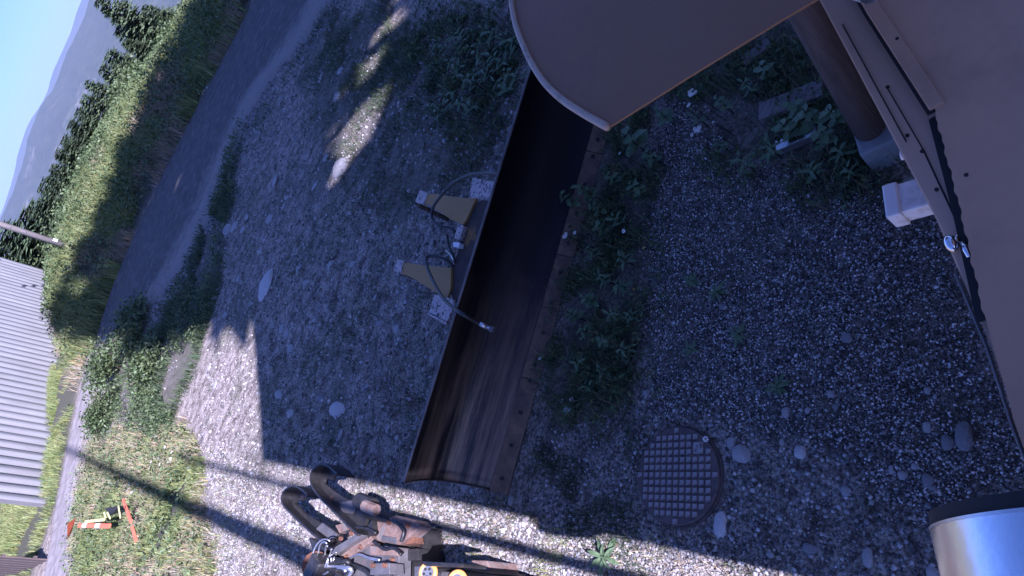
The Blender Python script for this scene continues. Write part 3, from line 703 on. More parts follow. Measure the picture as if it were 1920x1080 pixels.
def bpt(s, t, depth=0.0):
    """s metres along the blade, t 0..1 from cutting edge to top"""
    skew = -.118 * t * max(0, 1 - s / 2.0)
    off = .26 * t + .25 * math.sin(math.pi * t)
    n = V(0, 0, 0)
    if depth:
        dt = .26 + .25 * math.pi * math.cos(math.pi * t); n = (bk * .88 - V(0, 0, dt)).normalized() * depth
    return bl + ax * (s + skew) + bk * off + V(0, 0, .88 * t) + n
ns, nt = 40, 22
m = MB(); vv = []; ff = []
for side, dp in ((0, 0), (1, .018)):
    for i in range(ns + 1):
        for j in range(nt + 1): vv.append(bpt(BL * i / ns, .06 + .94 * j / nt, dp))
q = (ns + 1) * (nt + 1)
for i in range(ns):
    for j in range(nt):
        a = i * (nt + 1) + j; ff.append((a, a + nt + 1, a + nt + 2, a + 1)); ff.append((q + a, q + a + 1, q + a + nt + 2, q + a + nt + 1))
for j in range(nt): ff.append((j, j + 1, q + j + 1, q + j)); a = ns * (nt + 1) + j; ff.append((a + 1, a, q + a, q + a + 1))
m.add(vv, ff).build('moldboard', MT['blade'], blade, True)
for (s0, s1) in ((-.02, 1.02), (1.03, 2.22), (2.23, 3.3), (3.31, 4.36)):
    pts = [bpt(s0, -.02, -.012), bpt(s0, .10, -.012), bpt(s0, .10, .014), bpt(s0, -.02, .014)]
    pts2 = [bpt(s1, -.02, -.012), bpt(s1, .10, -.012), bpt(s1, .10, .014), bpt(s1, -.02, .014)]
    ce = MB().prism(pts, pts2).build('cutting_edge', MT['edge_rust'], blade)
    k = 0
    while s0 + .13 + k * .3 < s1:
        c = bpt(s0 + .13 + k * .3, .04, -.014); nrm_ = (bpt(1, .075, -.1) - bpt(1, .075, 0)).normalized()
        MB().tube([c, c + nrm_ * .012], .019, 8).build('bolt', MT['dark_gap'], ce); k += 1
MB().tube([bpt(BL * i / 20, 1.0) + bk * .012 for i in range(21)], .013, 8).build('top_rail', MT['grey_metal'], blade, True)
MB().tube([bpt(-.005, .1 + .9 * i / 16, .009) for i in range(17)], .012, 6).build('end_rib', MT['steel_dark'], blade, True)
# back frame, brackets and lugs
def slab(pix, ztop, thick, name, material, parent, bevel=0.0):
    top = [at(px, py, ztop) for px, py in pix]
    bot = [p - V(0, 0, thick) for p in top]
    a = sum((top[i].x * top[(i + 1) % len(top)].y - top[(i + 1) % len(top)].x * top[i].y) for i in range(len(top)))
    if a < 0: top.reverse(); bot.reverse()
    return MB().prism(bot, top).build(name, material, parent, bevel=bevel)
slab([(884, 384), (868, 430), (857, 470), (838, 536), (851, 570), (868, 545), (900, 440), (924, 366)], .42, .10, 'back_channel', MT['rust_dark'], blade, .006)
MB().tube([at(886, 386, .425), at(866, 432, .425), at(858, 470, .425), at(838, 535, .425), at(852, 570, .425)], .008, 6).build('channel_lip', MT['chipped'], blade)
slab([(801, 362), (838, 367), (881, 372), (893, 371), (874, 412), (868, 421), (846, 412), (806, 385), (795, 381)], .45, .03, 'mounting_bracket', MT['bracket'], blade, .004)
slab([(787, 356), (802, 361), (794, 384), (778, 378)], .462, .05, 'bracket_tip', MT['chipped'], blade, .004)
slab([(757, 492), (800, 498), (846, 502), (845, 540), (838, 560), (815, 547), (775, 522), (752, 512)], .45, .03, 'mounting_bracket', MT['bracket'], blade, .004)
slab([(745, 485), (757, 489), (751, 513), (737, 508)], .462, .05, 'bracket_tip', MT['chipped'], blade, .004)
slab([(886, 333), (927, 341), (918, 367), (905, 374), (897, 370), (879, 371)], .47, .06, 'lug_plate', MT['chipped'], blade, .004)
slab([(815, 551), (847, 560), (851, 572), (838, 603), (804, 585)], .47, .06, 'lug_plate', MT['chipped'], blade, .004)
slab([(801, 585), (837, 604), (836, 609), (802, 590)], .475, .08, 'lug_flange', MT['chipped'], blade)
slab([(860, 420), (869, 423), (862, 449), (851, 446)], .47, .06, 'pin_lug', MT['chipped'], blade, .004)
slab([(850, 454), (862, 455), (860, 463), (849, 462)], .50, .06, 'white_fitting', MT['white_plastic'], blade)
for a_, b_ in (((785, 385), .45), ((748, 508), .45)):
    p = at(*a_, b_); MB().tube([p, V(p.x, p.y, 0)], .03, 8).build('stand_leg', MT['rust_dark'], blade)
# legs that carry the frame at the rear
for px, py in ((905, 352), (825, 578)):
    p = at(px, py, .44); MB().box((p.x, p.y, .2), (.1, .06, .42), Matrix.Rotation(.2, 3, 'Z')).build('rear_strut', MT['rust_dark'], blade)
h1 = catmull([at(936, 325, .75), at(905, 325, .72), at(880, 328, .70), at(850, 343, .66), at(822, 373, .60), at(810, 395, .55), at(812, 412, .52), at(825, 424, .5), at(842, 427, .45), at(853, 434, .42)], 6)
MB().tube(h1, .017, 10).build('hydraulic_hose', MT['rubber'], blade, True)
h2 = catmull([at(850, 500, .42), at(836, 487, .50), at(815, 480, .56), at(800, 483, .6), at(801, 500, .62), at(812, 527, .66), at(828, 555, .76), at(846, 574, .88), at(866, 588, .935), at(890, 602, .80), at(908, 611, .70)], 6)
MB().tube(h2, .017, 10).build('hydraulic_hose', MT['rubber'], blade, True)
MB().tube([at(899, 607, .755), at(912, 613, .70)], .021, 10).build('hose_ferrule', MT['zinc'], blade, True)
cpl = MB().tube([at(912, 613, .70), at(921, 617, .68)], .015, 10).build('hose_coupling', MT['zinc'], blade, True)
MB().tube([at(919, 616, .683), at(926, 619, .665)], .028, 8).build('coupling_nut', MT['grey_metal'], cpl)
MB().tube(catmull([at(838, 440, .5), at(842, 462, .48), at(850, 480, .45), at(853, 492, .42)], 5), .014, 8).build('hydraulic_hose', MT['rubber'], blade, True)
MB().tube(catmull([at(836, 470, .2), at(845, 478, .35), at(852, 490, .42)], 5), .012, 8).build('hydraulic_hose', MT['zinc'], blade, True)
# ================================================================== MANHOLE
mc = at(1273.5, 892, 0); mc.z = 0
man = empty('manhole_cover', (mc.x, mc.y, -.01), 'round rusty iron manhole cover with square treads', 'manhole cover')
RM = .335
def disc(mb, c, r, z0, z1, n=56):
    mb.prism([V(c.x + r * math.cos(2 * math.pi * k / n), c.y + r * math.sin(2 * math.pi * k / n), z0) for k in range(n)],
             [V(c.x + r * math.cos(2 * math.pi * k / n), c.y + r * math.sin(2 * math.pi * k / n), z1) for k in range(n)]); return mb
disc(MB(), mc, RM, -.03, .035).build('lid', MT['iron'], man, bevel=.006)
ring = MB(); n = 56; vv = []
for k in range(n):
    a = 2 * math.pi * k / n; c_, s_ = math.cos(a), math.sin(a)
    for r_, z_ in ((RM + .004, -.05), (RM + .004, .014), (RM + .014, .014), (RM + .014, -.05)): vv.append(V(mc.x + r_ * c_, mc.y + r_ * s_, z_))
ff = [(k * 4 + j, k * 4 + (j + 1) % 4, ((k + 1) % n) * 4 + (j + 1) % 4, ((k + 1) % n) * 4 + j) for k in range(n) for j in range(4)]
ring.add(vv, ff).build('frame_ring', MT['iron'], man)
# tread squares on a grid that is square on with the picture of the lid
ga = (at(1330, 893) - at(1210, 893)); gdir = math.atan2(ga.y, ga.x)
gxv = V(math.cos(gdir), math.sin(gdir), 0); gyv = V(-gxv.y, gxv.x, 0); pitch = .0515
tb = MB().box((0, 0, 0), (.037, .037, .010), taper=.9); tme = bpy.data.meshes.new('tread_block')
tme.from_pydata([tuple(p) for p in tb.v], [], tb.f); tme.materials.append(MT['iron_worn'])
for i in range(-6, 7):
    for j in range(-6, 7):
        if math.hypot(i, j) * pitch > RM - .022: continue
        if i in (3, 4) and j in (3, 4) : continue
        p = mc + gxv * i * pitch + gyv * j * pitch
        o = bpy.data.objects.new('tread_block', tme); col.objects.link(o); o.parent = man
        o.location = (p.x - man.location.x, p.y - man.location.y, .0395 - man.location.z); o.rotation_euler.z = gdir
p = mc + gxv * 3.5 * pitch + gyv * 3.5 * pitch
MB().box((p.x, p.y, .039), (.078, .078, .010), Matrix.Rotation(gdir, 3, 'Z')).build('square_plate', MT['iron_worn'], man)

# ================================================================== ATTACHMENT PILE
gr = empty('grapple_attachment', at(660, 1010, 0), 'black steel attachment with two upturned hooks and rusty plates on sunlit ground', 'grapple')
def hook(outline, nrim, zt, name='hook_arm'):
    web = slab(outline, zt - .12, .035, name, MT['black_paint'], gr)
    edge = [at(px, py, zt) for px, py in outline[:nrim]]
    pts = catmull(edge, 4); vv = []; ff = []
    for i, p in enumerate(pts):
        t = (pts[min(i + 1, len(pts) - 1)] - pts[max(i - 1, 0)]).normalized(); nn = V(t.y, -t.x, 0)
        for o_, z_ in ((-.011, -.22), (.011, -.22), (.011, 0), (-.011, 0)): vv.append(p + nn * o_ + V(0, 0, z_))
    for i in range(len(pts) - 1):
        for j in range(4): a = i * 4 + j; b_ = i * 4 + (j + 1) % 4; ff.append((a, b_, b_ + 4, a + 4))
    ff += [(0, 1, 2, 3), tuple(len(vv) - 4 + k for k in (3, 2, 1, 0))]
    MB().add(vv, ff).build('hook_flange', MT['black_paint'], web)
hook([(621, 1031), (581, 997), (545, 963), (530, 946), (527, 933), (533, 920), (549, 911), (568, 920), (576, 930), (566, 938), (556, 937), (552, 943), (570, 962), (604, 983), (640, 1003), (623, 1020)], 9, .55)
hook([(670, 1003), (628, 962), (592, 924), (581, 900), (585, 882), (600, 870), (616, 875), (631, 889), (622, 897), (608, 898), (606, 904), (628, 922), (649, 935), (672, 946), (688, 967), (685, 980), (676, 997)], 8, .60)
slab([(617, 1032), (668, 1001), (680, 1003), (628, 1042)], .56, .20, 'cross_bar', MT['grey_metal'], gr, .008)
slab([(628, 1043), (694, 1004), (700, 1012), (642, 1054)], .50, .16, 'cross_bar', MT['rust_pale'], gr, .008)
slab([(642, 1056), (692, 1021), (748, 1026), (746, 1100), (664, 1105)], .46, .14, 'body_plate', MT['grey_metal'], gr, .008)
slab([(692, 982), (742, 966), (778, 975), (788, 988), (748, 1022), (696, 1012)], .44, .14, 'rusty_top_plate', MT['rust_pale'], gr, .01)
slab([(716, 1004), (742, 1008), (742, 1020), (714, 1014)], .455, .03, 'cover_plate', MT['grey_metal'], gr, .003)
slab([(694, 1023), (745, 1030), (744, 1042), (694, 1040)], .49, .04, 'wear_strip', MT['rust_pale'], gr, .004)
slab([(694, 1056), (729, 1055), (730, 1076), (693, 1078)], .60, .16, 'pin_block', MT['grey_metal'], gr, .008)
slab([(636, 942), (660, 938), (672, 946), (660, 964), (640, 960)], .49, .10, 'wear_pad', MT['grey_metal'], gr, .006)
MB().tube([at(690, 962, .45), at(735, 975, .40), at(786, 994, .25)], [.06, .05, .008], 8).build('dark_spike', MT['black_paint'], gr)  # dark tapered tube ending in a point
MB().tube([at(672, 938, .50), at(700, 950, .46)], .085, 10).build('pivot_pin', MT['black_paint'], gr, bevel=.01)
MB().tube([at(683, 948, .60), at(706, 957, .56)], .06, 8).build('pin_cap', MT['rust_pale'], gr, bevel=.008)
slab([(628, 985), (645, 980), (650, 993), (636, 1000)], .46, .10, 'pin_cap', MT['rust_pale'], gr, .006)
slab([(604, 980), (634, 1002), (620, 1012), (592, 992)], .47, .03, 'stiffener', MT['grey_metal'], gr, .004)
slab([(579, 1008), (600, 1020), (614, 1032), (588, 1040)], .30, .28, 'side_plate', MT['black_paint'], gr)
slab([(690, 985), (697, 975), (700, 1000), (690, 1010)], .50, .3, 'rib', MT['black_paint'], gr)
slab([(748, 990), (790, 990), (800, 1100), (744, 1100)], .26, .25, 'shadow_slab', MT['black_paint'], gr)  # black slab: shadow beside the attachment built as its dark underside
for pts, r_, mk in (([(650, 1000), (668, 990), (690, 992), (705, 1000)], .016, 'rubber'), ([(700, 1015), (720, 1030), (738, 1028), (752, 1040)], .014, 'rubber'), ([(655, 1048), (672, 1040), (690, 1046), (712, 1050)], .014, 'zinc'), ([(735, 975), (748, 983), (757, 997), (752, 1015)], .018, 'rubber'), ([(660, 1060), (676, 1066), (690, 1075), (700, 1092)], .02, 'rubber')):
    MB().tube(catmull([at(px, py, .53) for px, py in pts], 5), r_, 7).build('hydraulic_line', MT[mk], gr, True)
for px, py, z_ in ((702, 986, .45), (730, 980, .45), (765, 985, .45), (702, 1005, .45), (655, 1050, .47), (737, 1050, .47), (737, 1085, .47), (700, 1060, .61), (722, 1060, .61), (640, 1010, .57), (660, 1000, .57), (650, 1045, .51), (676, 1026, .51)):
    p = at(px, py, z_); MB().tube([p - V(0, 0, .01), p + V(0, 0, .022)], .022, 6).build('bolt', MT['rust'], gr)
slab([(752, 1000), (772, 998), (776, 1018), (756, 1022)], .40, .12, 'lug', MT['rust'], gr, .006)
slab([(755, 1030), (782, 1028), (786, 1050), (757, 1052)], .36, .12, 'lug', MT['black_paint'], gr, .006)
# coil of cable and hydraulic lines beside it
cc = at(618, 1052, .45)
coil = empty('cable_coil', (cc.x, cc.y, 0), 'coil of black and grey cables heaped beside the hooked attachment', 'cable')
for k in range(5):
    c0 = at(606 + k * 3, 1044 + k * 1.5, .70 - .02 * k); rr = .17 - .022 * k
    MB().tube([c0 + V(math.cos(a) * rr, math.sin(a) * rr * .8, math.sin(a * 1 + k) * .05) for a in np.linspace(0, 5.2, 22)], .009, 6).build('grey_cable', MT['zinc'], coil, True)
for k in range(13):
    a0 = at(590 + random.uniform(0, 25), 1075 - random.uniform(0, 25), .5); a1 = at(625 + random.uniform(0, 35), 1050 + random.uniform(0, 25), .6); a2 = at(650 + random.uniform(-20, 10), 1090, .5)
    MB().tube(catmull([a0, a0.lerp(a1, .5) + V(0, 0, .1), a1, a2], 6), .022, 7).build('cable', MT['rubber'] if k % 3 else MT['zinc'], coil, True)
MB().tube([at(592, 1060, .4), at(592, 1060, .02)], .15, 14).build('drum', MT['rust'], coil, bevel=.02)
MB().box(at(640, 1072, .42), (.26, .22, .7)).build('valve_block', MT['black_paint'], coil, bevel=.03)
# winch with orange wheels at the lower edge
wc = at(830, 1085, .3)
wch = empty('winch', (wc.x, wc.y, 0), 'grey winch with two orange wheels at the bottom edge', 'winch')
slab([(776, 1062), (792, 1060), (800, 1110), (776, 1110)], .90, .40, 'side_plate', MT['grey_metal'], wch, .01)
slab([(815, 1070), (868, 1073), (870, 1120), (815, 1120)], .88, .35, 'drum_cover', MT['grey_metal'], wch, .01)
for px, py in ((803, 1074), (858, 1090)):
    c0 = at(px, py, .97); nv = V(.25, -.35, .9).normalized(); a_ = nv.cross(V(0, 0, 1)).normalized(); b_ = nv.cross(a_)
    wo = MB().tube([c0 + (a_ * math.cos(t) + b_ * math.sin(t)) * .060 for t in np.linspace(0, 2 * math.pi, 25)], .018, 8, cap=False).build('wheel', MT['orange_paint'], wch, True)
    MB().tube([c0 - nv * .02, c0 + nv * .012], .048, 20).build('hub', MT['zinc'], wo)
    for t in np.linspace(0, 2 * math.pi, 6)[:-1]:
        q_ = c0 + (a_ * math.cos(t) + b_ * math.sin(t)) * .028; MB().tube([q_, q_ + nv * .02], .010, 8).build('lug_nut', MT['dark_gap'], wo)
    MB().tube([c0 - nv * .02, V(c0.x, c0.y, .02)], .05, 10).build('axle_post', MT['black_paint'], wch)
slab([(792, 1052), (866, 1056), (868, 1064), (792, 1061)], 1.0, .22, 'shadow_plate', MT['black_paint'], wch, .01)  # added black plate, put in to throw a larger shadow
slab([(790, 1090), (900, 1095), (905, 1150), (790, 1150)], .85, .8, 'shadow_mass', MT['black_paint'], wch, .03)  # unseen block added below the frame edge to cast the winch's shadow
rb = empty('rusty_box', at(902, 1068, 0), 'rusty steel box section end beside the winch', 'scrap metal')
slab([(884, 1050), (913, 1051), (921, 1075), (880, 1075)], .32, .32, 'end_plate', MT['rust_pale'], rb, .01)
slab([(875, 1060), (884, 1052), (879, 1076), (872, 1084)], .31, .3, 'side_plate', MT['grey_metal'], rb, .005)
slab([(880, 1077), (922, 1077), (930, 1110), (880, 1110)], .30, .3, 'box_body', MT['rust'], rb, .01)

# ================================================================== HUT ROOF, HOOD, POST, PIPES NEXT TO THE CAMERA
ZL = 2.60
def roofp(px, py, z=ZL): return at(px, py, z)
E0, E1, E2, E3 = roofp(1550, 32), roofp(1745, 400), roofp(1848, 640), roofp(1900, 800)
Em = E0 + (E0 - E1).normalized() * 2.2; E4 = E3 + (E3 - E1).normalized() * .35
G0, G1, G2, G3 = roofp(1640, 32), roofp(1757, 212), roofp(1803, 385), roofp(1851, 596)
Gm = G0 + (E0 - E1).normalized() * 2.2
hut = empty('equipment_hut', (E1.x + .5, E1.y - 1.0, 0), 'tan metal roofed hut below the camera along the right edge', 'hut')
def poly_slab(top, thick, name, material, parent, bevel=0.0):
    top = [Vector(p) for p in top]
    a = sum((top[i].x * top[(i + 1) % len(top)].y - top[(i + 1) % len(top)].x * top[i].y) for i in range(len(top)))
    if a < 0: top.reverse()
    return MB().prism([p - V(0, 0, thick) for p in top], top).build(name, material, parent, bevel=bevel)
dn = lambda p, d: V(p.x, p.y, p.z - d)
BY = -1.39
# drip edge strip under the sheets
poly_slab([dn(p, .03) for p in (Em, E0, E1, E2, E3, E4, V(.42, BY, ZL), V(Em.x, BY, ZL))], .05, 'drip_edge', MT['tan_trim'], hut, .004)
# lower roof sheet with a wavy edge
wave = []
for k in range(121):
    t = k / 120; p = G1.lerp(G2, t * 2) if t < .5 else G2.lerp(G3, t * 2 - 1)
    d = (G3 - G1).normalized(); nn = V(-d.y, d.x, 0); wave.append(p + nn * (.0012 * math.sin(t * 95) + .0012 * math.sin(t * 37 + 1)) + V(0, 0, .02))
upz = lambda p, d: V(p.x, p.y, p.z + d)
sheetB = [upz(Gm, .02), upz(G0, .02)] + wave + [upz(E3 + V(.004, -.006, 0), .02), upz(E4, .02), V(.42, BY, ZL + .02), V(Gm.x, BY, ZL + .02)]
poly_slab(sheetB, .006, 'roof_sheet', MT['tan'], hut)
poly_slab([dn(p, .02 + .008) for p in [upz(q, .02) + V(-.012, .016, 0) for q in (G1, G2, G3)] + [upz(G3 + V(.05, -.05, 0), .02), upz(G2 + V(.05, -.05, 0), .02), upz(G1 + V(.05, -.05, 0), .02)]], .006, 'gap_shade_strip', MT['dark_gap'], hut)  # black strip painting the shaded gap below the sheet edge
# folded lip along the upper part of the sheet
inn = V(.015, -.018, 0)
poly_slab([upz(p, .0245) for p in (Gm + inn * -.35, G0 + inn * -.35, G1 + inn * -.35, G1 + inn, G0 + inn, Gm + inn)], .008, 'folded_lip', MT['tan'], hut, .003)
poly_slab([dn(p, .012) for p in (Gm, G0, G1, G1 + inn, G0 + inn, Gm + inn)] and [upz(p, .012) for p in (Gm + V(-.01, .013, 0), G0 + V(-.01, .013, 0), G1 + V(-.01, .013, 0), G1 + inn, G0 + inn, Gm + inn)], .006, 'gap_shade_strip', MT['dark_gap'], hut)  # black strip painting the dark gap under the folded lip
# thin seam, edge trim and screws
def seam(a, b, z, r, name, material): MB().tube([a + V(0, 0, z), b + V(0, 0, z)], r, 6).build(name, material, hut)
seam(roofp(1570, 34), roofp(1690, 255), -.0285, .0015, 'seam', MT['dark_gap'])
seam(roofp(1655, 155), roofp(1722, 270), -.0285, .0013, 'seam', MT['dark_gap'])
seam(roofp(1722, 270), roofp(1786, 408), -.0285, .0018, 'seam', MT['dark_gap'])
MB().tube([E1.lerp(E2, .45) + V(-.004, .005, -.03), E2 + V(-.004, .005, -.03), E3 + V(-.004, .005, -.03), E4 + V(-.004, .005, -.03)], .0035, 8).build('edge_trim', MT['grey_metal'], hut, True)
for px, py, z in ((1655, 152, -.03), (1692, 243, -.03), (1720, 273, -.03), (1747, 345, -.03), (1690, 83, .022), (1818, 336, .018)):
    p = roofp(px, py) + V(0, 0, z); MB().tube([p - V(0, 0, .003), p + V(0, 0, .004)], .0042, 8).build('screw', MT['steel_dark'], hut)
# walls under the roof
wi = V(.10, -.13, 0)
W = [Em + wi, E4 + wi, V(.5, BY, 0), V(Em.x - .1, BY, 0)]
poly_slab([V(p.x, p.y, ZL - .085) for p in W], ZL - .085 + .2, 'wall', MT['tan'], hut)
# tall unseen block behind; skewed walls and stepped roof shaped to throw the shade
tw = empty('shade_building', (4.5, -1.4, 0), 'tall unseen building behind the low tan roof, shaped to throw shade', 'building')
pro = [(.4, -.2), (9.0, -.2), (9.0, 9.45), (5.55, 9.45), (5.55, 12.6), (4.1, 12.6), (.4, 8.95)]
MB().prism([V(x, -1.4, z) for x, z in pro], [V(x + 2.63, -8, z) for x, z in pro]).build('wall', MT['tan'], tw)
for xa, za, xb, zb in ((.40, 8.96, 4.1, 12.61), (4.105, 12.61, 5.56, 12.61), (5.565, 9.46, 9.02, 9.46)):
    MB().prism([V(xa, -1.40, za), V(xb, -1.40, zb), V(xb + 2.65, -8.05, zb), V(xa + 2.65, -8.05, za)],
               [V(xa, -1.40, za + .05), V(xb, -1.40, zb + .05), V(xb + 2.65, -8.05, zb + .05), V(xa + 2.65, -8.05, za + .05)]).build('roof', MT['shed_roof'], tw)
ms = empty('antenna_mast', (-.02, -1.0, 0), 'thin antenna mast beside the camera, outside the picture', 'mast')
MB().tube([(-.02, -1.0, -.2), (-.02, -1.0, 11.6)], .05, 10).build('tube', MT['zinc'], ms)
MB().tube([(-.45, -1.0, 11.3), (.5, -1.0, 11.3)], .03, 8).build('antenna_arm', MT['zinc'], ms)
pl = empty('utility_pole', (-1.4, .5 - 1.6, 0), 'stout wooden pole left of the hut, outside the picture', 'utility pole')
MB().tube([(-.72, -1.3, -.2), (-.72, -1.3, 23.5)], [.17, .10], 12).build('shaft', MT['pole_wood'], pl, True)

# ---- tan hood with rolled rim close to the camera
ZH = 2.95
hoodpix = [(958, -30), (961, 10), (969, 50), (985, 92), (1002, 126), (1024, 158), (1056, 188), (1094, 213), (1140, 239)]
low = [(1300, 138), (1460, 40), (1545, -10), (1640, -70), (1500, -260), (1200, -260), (985, -160)]
hc = at(1200, 0, ZH)
hood = empty('sheet_metal_hood', hc, 'tan sheet metal hood with rolled rim hanging in at the top edge', 'hood')
crv = catmull([at(px, py, ZH) for px, py in hoodpix], 5)
inset = [at(px + 5, py - 2, ZH) for px, py in hoodpix[:-1]] + [at(1145, 236, ZH)]
poly_slab(catmull(inset, 5) + [at(px, py, ZH) for px, py in low], .006, 'plate', MT['hood'], hood)
MB().tube([p + V(0, 0, .002) for p in crv], .011, 10).build('rolled_rim', MT['hood_rim'], hood, True)
post_b = at(1630, 240, .22); post_m = at(1513, 20, 1.3)
pd = (post_m - post_b) / (1.3 - .22)
ptop = post_b + pd * 3.3
arm0 = at(1640, -70, ZH) + V(-.05, 0, -.03); arm1 = post_b + pd * (ZH - .25); arm1.z = ZH - .03
MB().tube([at(1250, -120, ZH) + V(0, 0, -.03), arm0, arm1], .02, 8).build('support_arm', MT['zinc'], hood)
# ---- brown round post with its footing
post = empty('timber_post', (post_b.x, post_b.y, 0), 'round brown timber post on a grey footing beside the tan roof edge', 'post')
MB().tube([post_b - V(0, 0, .02), post_b.lerp(ptop, .3), post_b.lerp(ptop, .65), ptop], [.096, .094, .092, .090], 18).build('shaft', MT['wood'], post, True)
fb = at(1648, 258, .12)
MB().box((fb.x, fb.y, .10), (.30, .24, .24), Matrix.Rotation(.62, 3, 'Z'), .92).build('footing', MT['concrete'], post, bevel=.015)
# ---- white vent pipe sticking out under the roof edge
vz = 1.9
va, vb = at(1770, 358, vz), at(1667, 388, vz)
vp = empty('vent_pipe', vb, 'white plastic vent pipe with collar sticking out under the tan roof edge', 'pipe')
vd = (vb - va).normalized(); RV = Matrix.Rotation(math.atan2(vd.y, vd.x), 3, 'Z'); LV = (vb - va).length + .35
MB().box(vb - vd * (LV / 2 + .02), (LV, .105, .075), RV).build('pipe', MT['white_plastic'], vp, bevel=.006)
MB().box(vb - vd * .022, (.045, .121, .09), RV).build('collar', MT['white_plastic'], vp, bevel=.006)
MB().box(vb - vd * .13, (.008, .110, .080), RV).build('joint_ring', MT['white_plastic'], vp, bevel=.002)
MB().box(vb + vd * .001, (.003, .10, .07), RV).build('mouth', MT['dark_gap'], vp)
# ---- chrome handle on the edge
kz = 2.59
k0, k1 = at(1800, 448, kz), at(1783, 456, kz)
kn = empty('chrome_handle', k0, 'small chrome knob handle on the tan roof edge', 'handle')
kd = (k1 - k0).normalized()
MB().tube([k0, k1], .008, 10).build('stem', MT['chrome'], kn, True)
perp = V(-kd.y, kd.x, 0)
MB().tube([k1 + kd * .010 * 0 - perp * .020 * math.cos(t) for t in np.linspace(0, math.pi, 11)], [max(.001, .0135 * math.sin(t)) for t in np.linspace(0, math.pi, 11)], 12).build('knob', MT['chrome'], kn, True)
MB().tube([k0 + perp * .01, k0 + perp * .045], .007, 8).build('latch_bar', MT['chrome'], kn, True)
MB().tube([k0 - V(0, 0, .04), k0], .011, 10).build('base', MT['chrome'], kn, True)
# ---- small white fitting
wz = 2.2; wp = at(1690, 290, wz)
wf = empty('cable_fitting', wp, 'small white fitting under the roof edge above the vent pipe', 'fitting')
w2 = at(1712, 286, wz)
MB().tube([w2 + (w2 - wp) * 2.5, wp.lerp(w2, .2)], .012, 8).build('arm', MT['white_plastic'], wf)
MB().tube([wp.lerp(w2, .25), wp], .017, 10).build('cap', MT['white_plastic'], wf, bevel=.003)
# ---- steel duct lying on the roof
dr = .20
da = at(1764, 1085, 2.95) - at(1742, 992, 2.95); da.z = 0; da.normalize()
rq = Vector(ray(1742, 992)).normalized(); dm = da.cross(rq).normalized()
if dm.y > 0: dm = -dm
tq = ((2.832 - dr * dm.z) - CAM_H) / rq.z
c0 = V(0, 0, CAM_H) + rq * tq + dm * dr
yaw = da
duct = empty('steel_duct', c0, 'shiny round steel duct with dark end at the lower right corner', 'duct')
MB().tube([c0, c0 + yaw * .30], dr, 96, cap=False).build('barrel', MT['duct'], duct, True)
MB().tube([c0 - yaw * .020, c0 + yaw * .012], dr * .985, 96).build('end_cap', MT['dark_gap'], duct)
MB().tube([c0 - yaw * .001, c0 + yaw * .003], dr * 1.003, 96, cap=False).build('rim', MT['zinc'], duct, True)
for k in (.1, .2): MB().box(c0 + yaw * k + V(0, 0, -dr - .005), (.05, .25, .03)).build('saddle', MT['zinc'], duct)

# ---- boards and scrap in the weeds
pk = at(1480, 195, .04)
pkn = empty('old_plank', (pk.x, pk.y, 0), 'dark weathered plank lying among weeds near the post', 'plank')
a_, b_ = at(1425, 212, .07), at(1545, 165, .07)
MB().box((a_ + b_) / 2, ((b_ - a_).length, .15, .05), Matrix.Rotation(math.atan2(b_.y - a_.y, b_.x - a_.x), 3, 'Z')).build('board', MT['plank'], pkn, bevel=.006)
a_, b_ = at(1455, 275, .08), at(1530, 243, .08)
ch = empty('metal_channel', (a_.x, a_.y, 0), 'bent grey metal channel with a slot lying below the old plank', 'scrap metal')
R_ = Matrix.Rotation(math.atan2(b_.y - a_.y, b_.x - a_.x), 3, 'Z')
cm_ = (a_ + b_) / 2; LL = (b_ - a_).length
for sx_, ln in ((-.34, .32), (.36, .28)): MB().box(cm_ + R_ @ V(sx_ * LL, 0, 0), (ln * LL, .085, .008), R_).build('web', MT['zinc'], ch)
for sy_ in (-.032, .032): MB().box(cm_ + R_ @ V(.02 * LL, sy_, 0), (.40 * LL, .02, .008), R_).build('web', MT['zinc'], ch)
MB().box(cm_ + R_ @ V(0, -.046, -.02), (LL, .006, .06), R_).build('flange', MT['grey_metal'], ch)
a_, b_ = at(1395, 115, .05), at(1445, 80, .05)
bd = empty('old_plank', (a_.x, a_.y, 0), 'short grey board end showing beside the hood edge', 'plank')
MB().box((a_ + b_) / 2, ((b_ - a_).length, .10, .04), Matrix.Rotation(math.atan2(b_.y - a_.y, b_.x - a_.x), 3, 'Z')).build('board', MT['plank'], bd, bevel=.005)

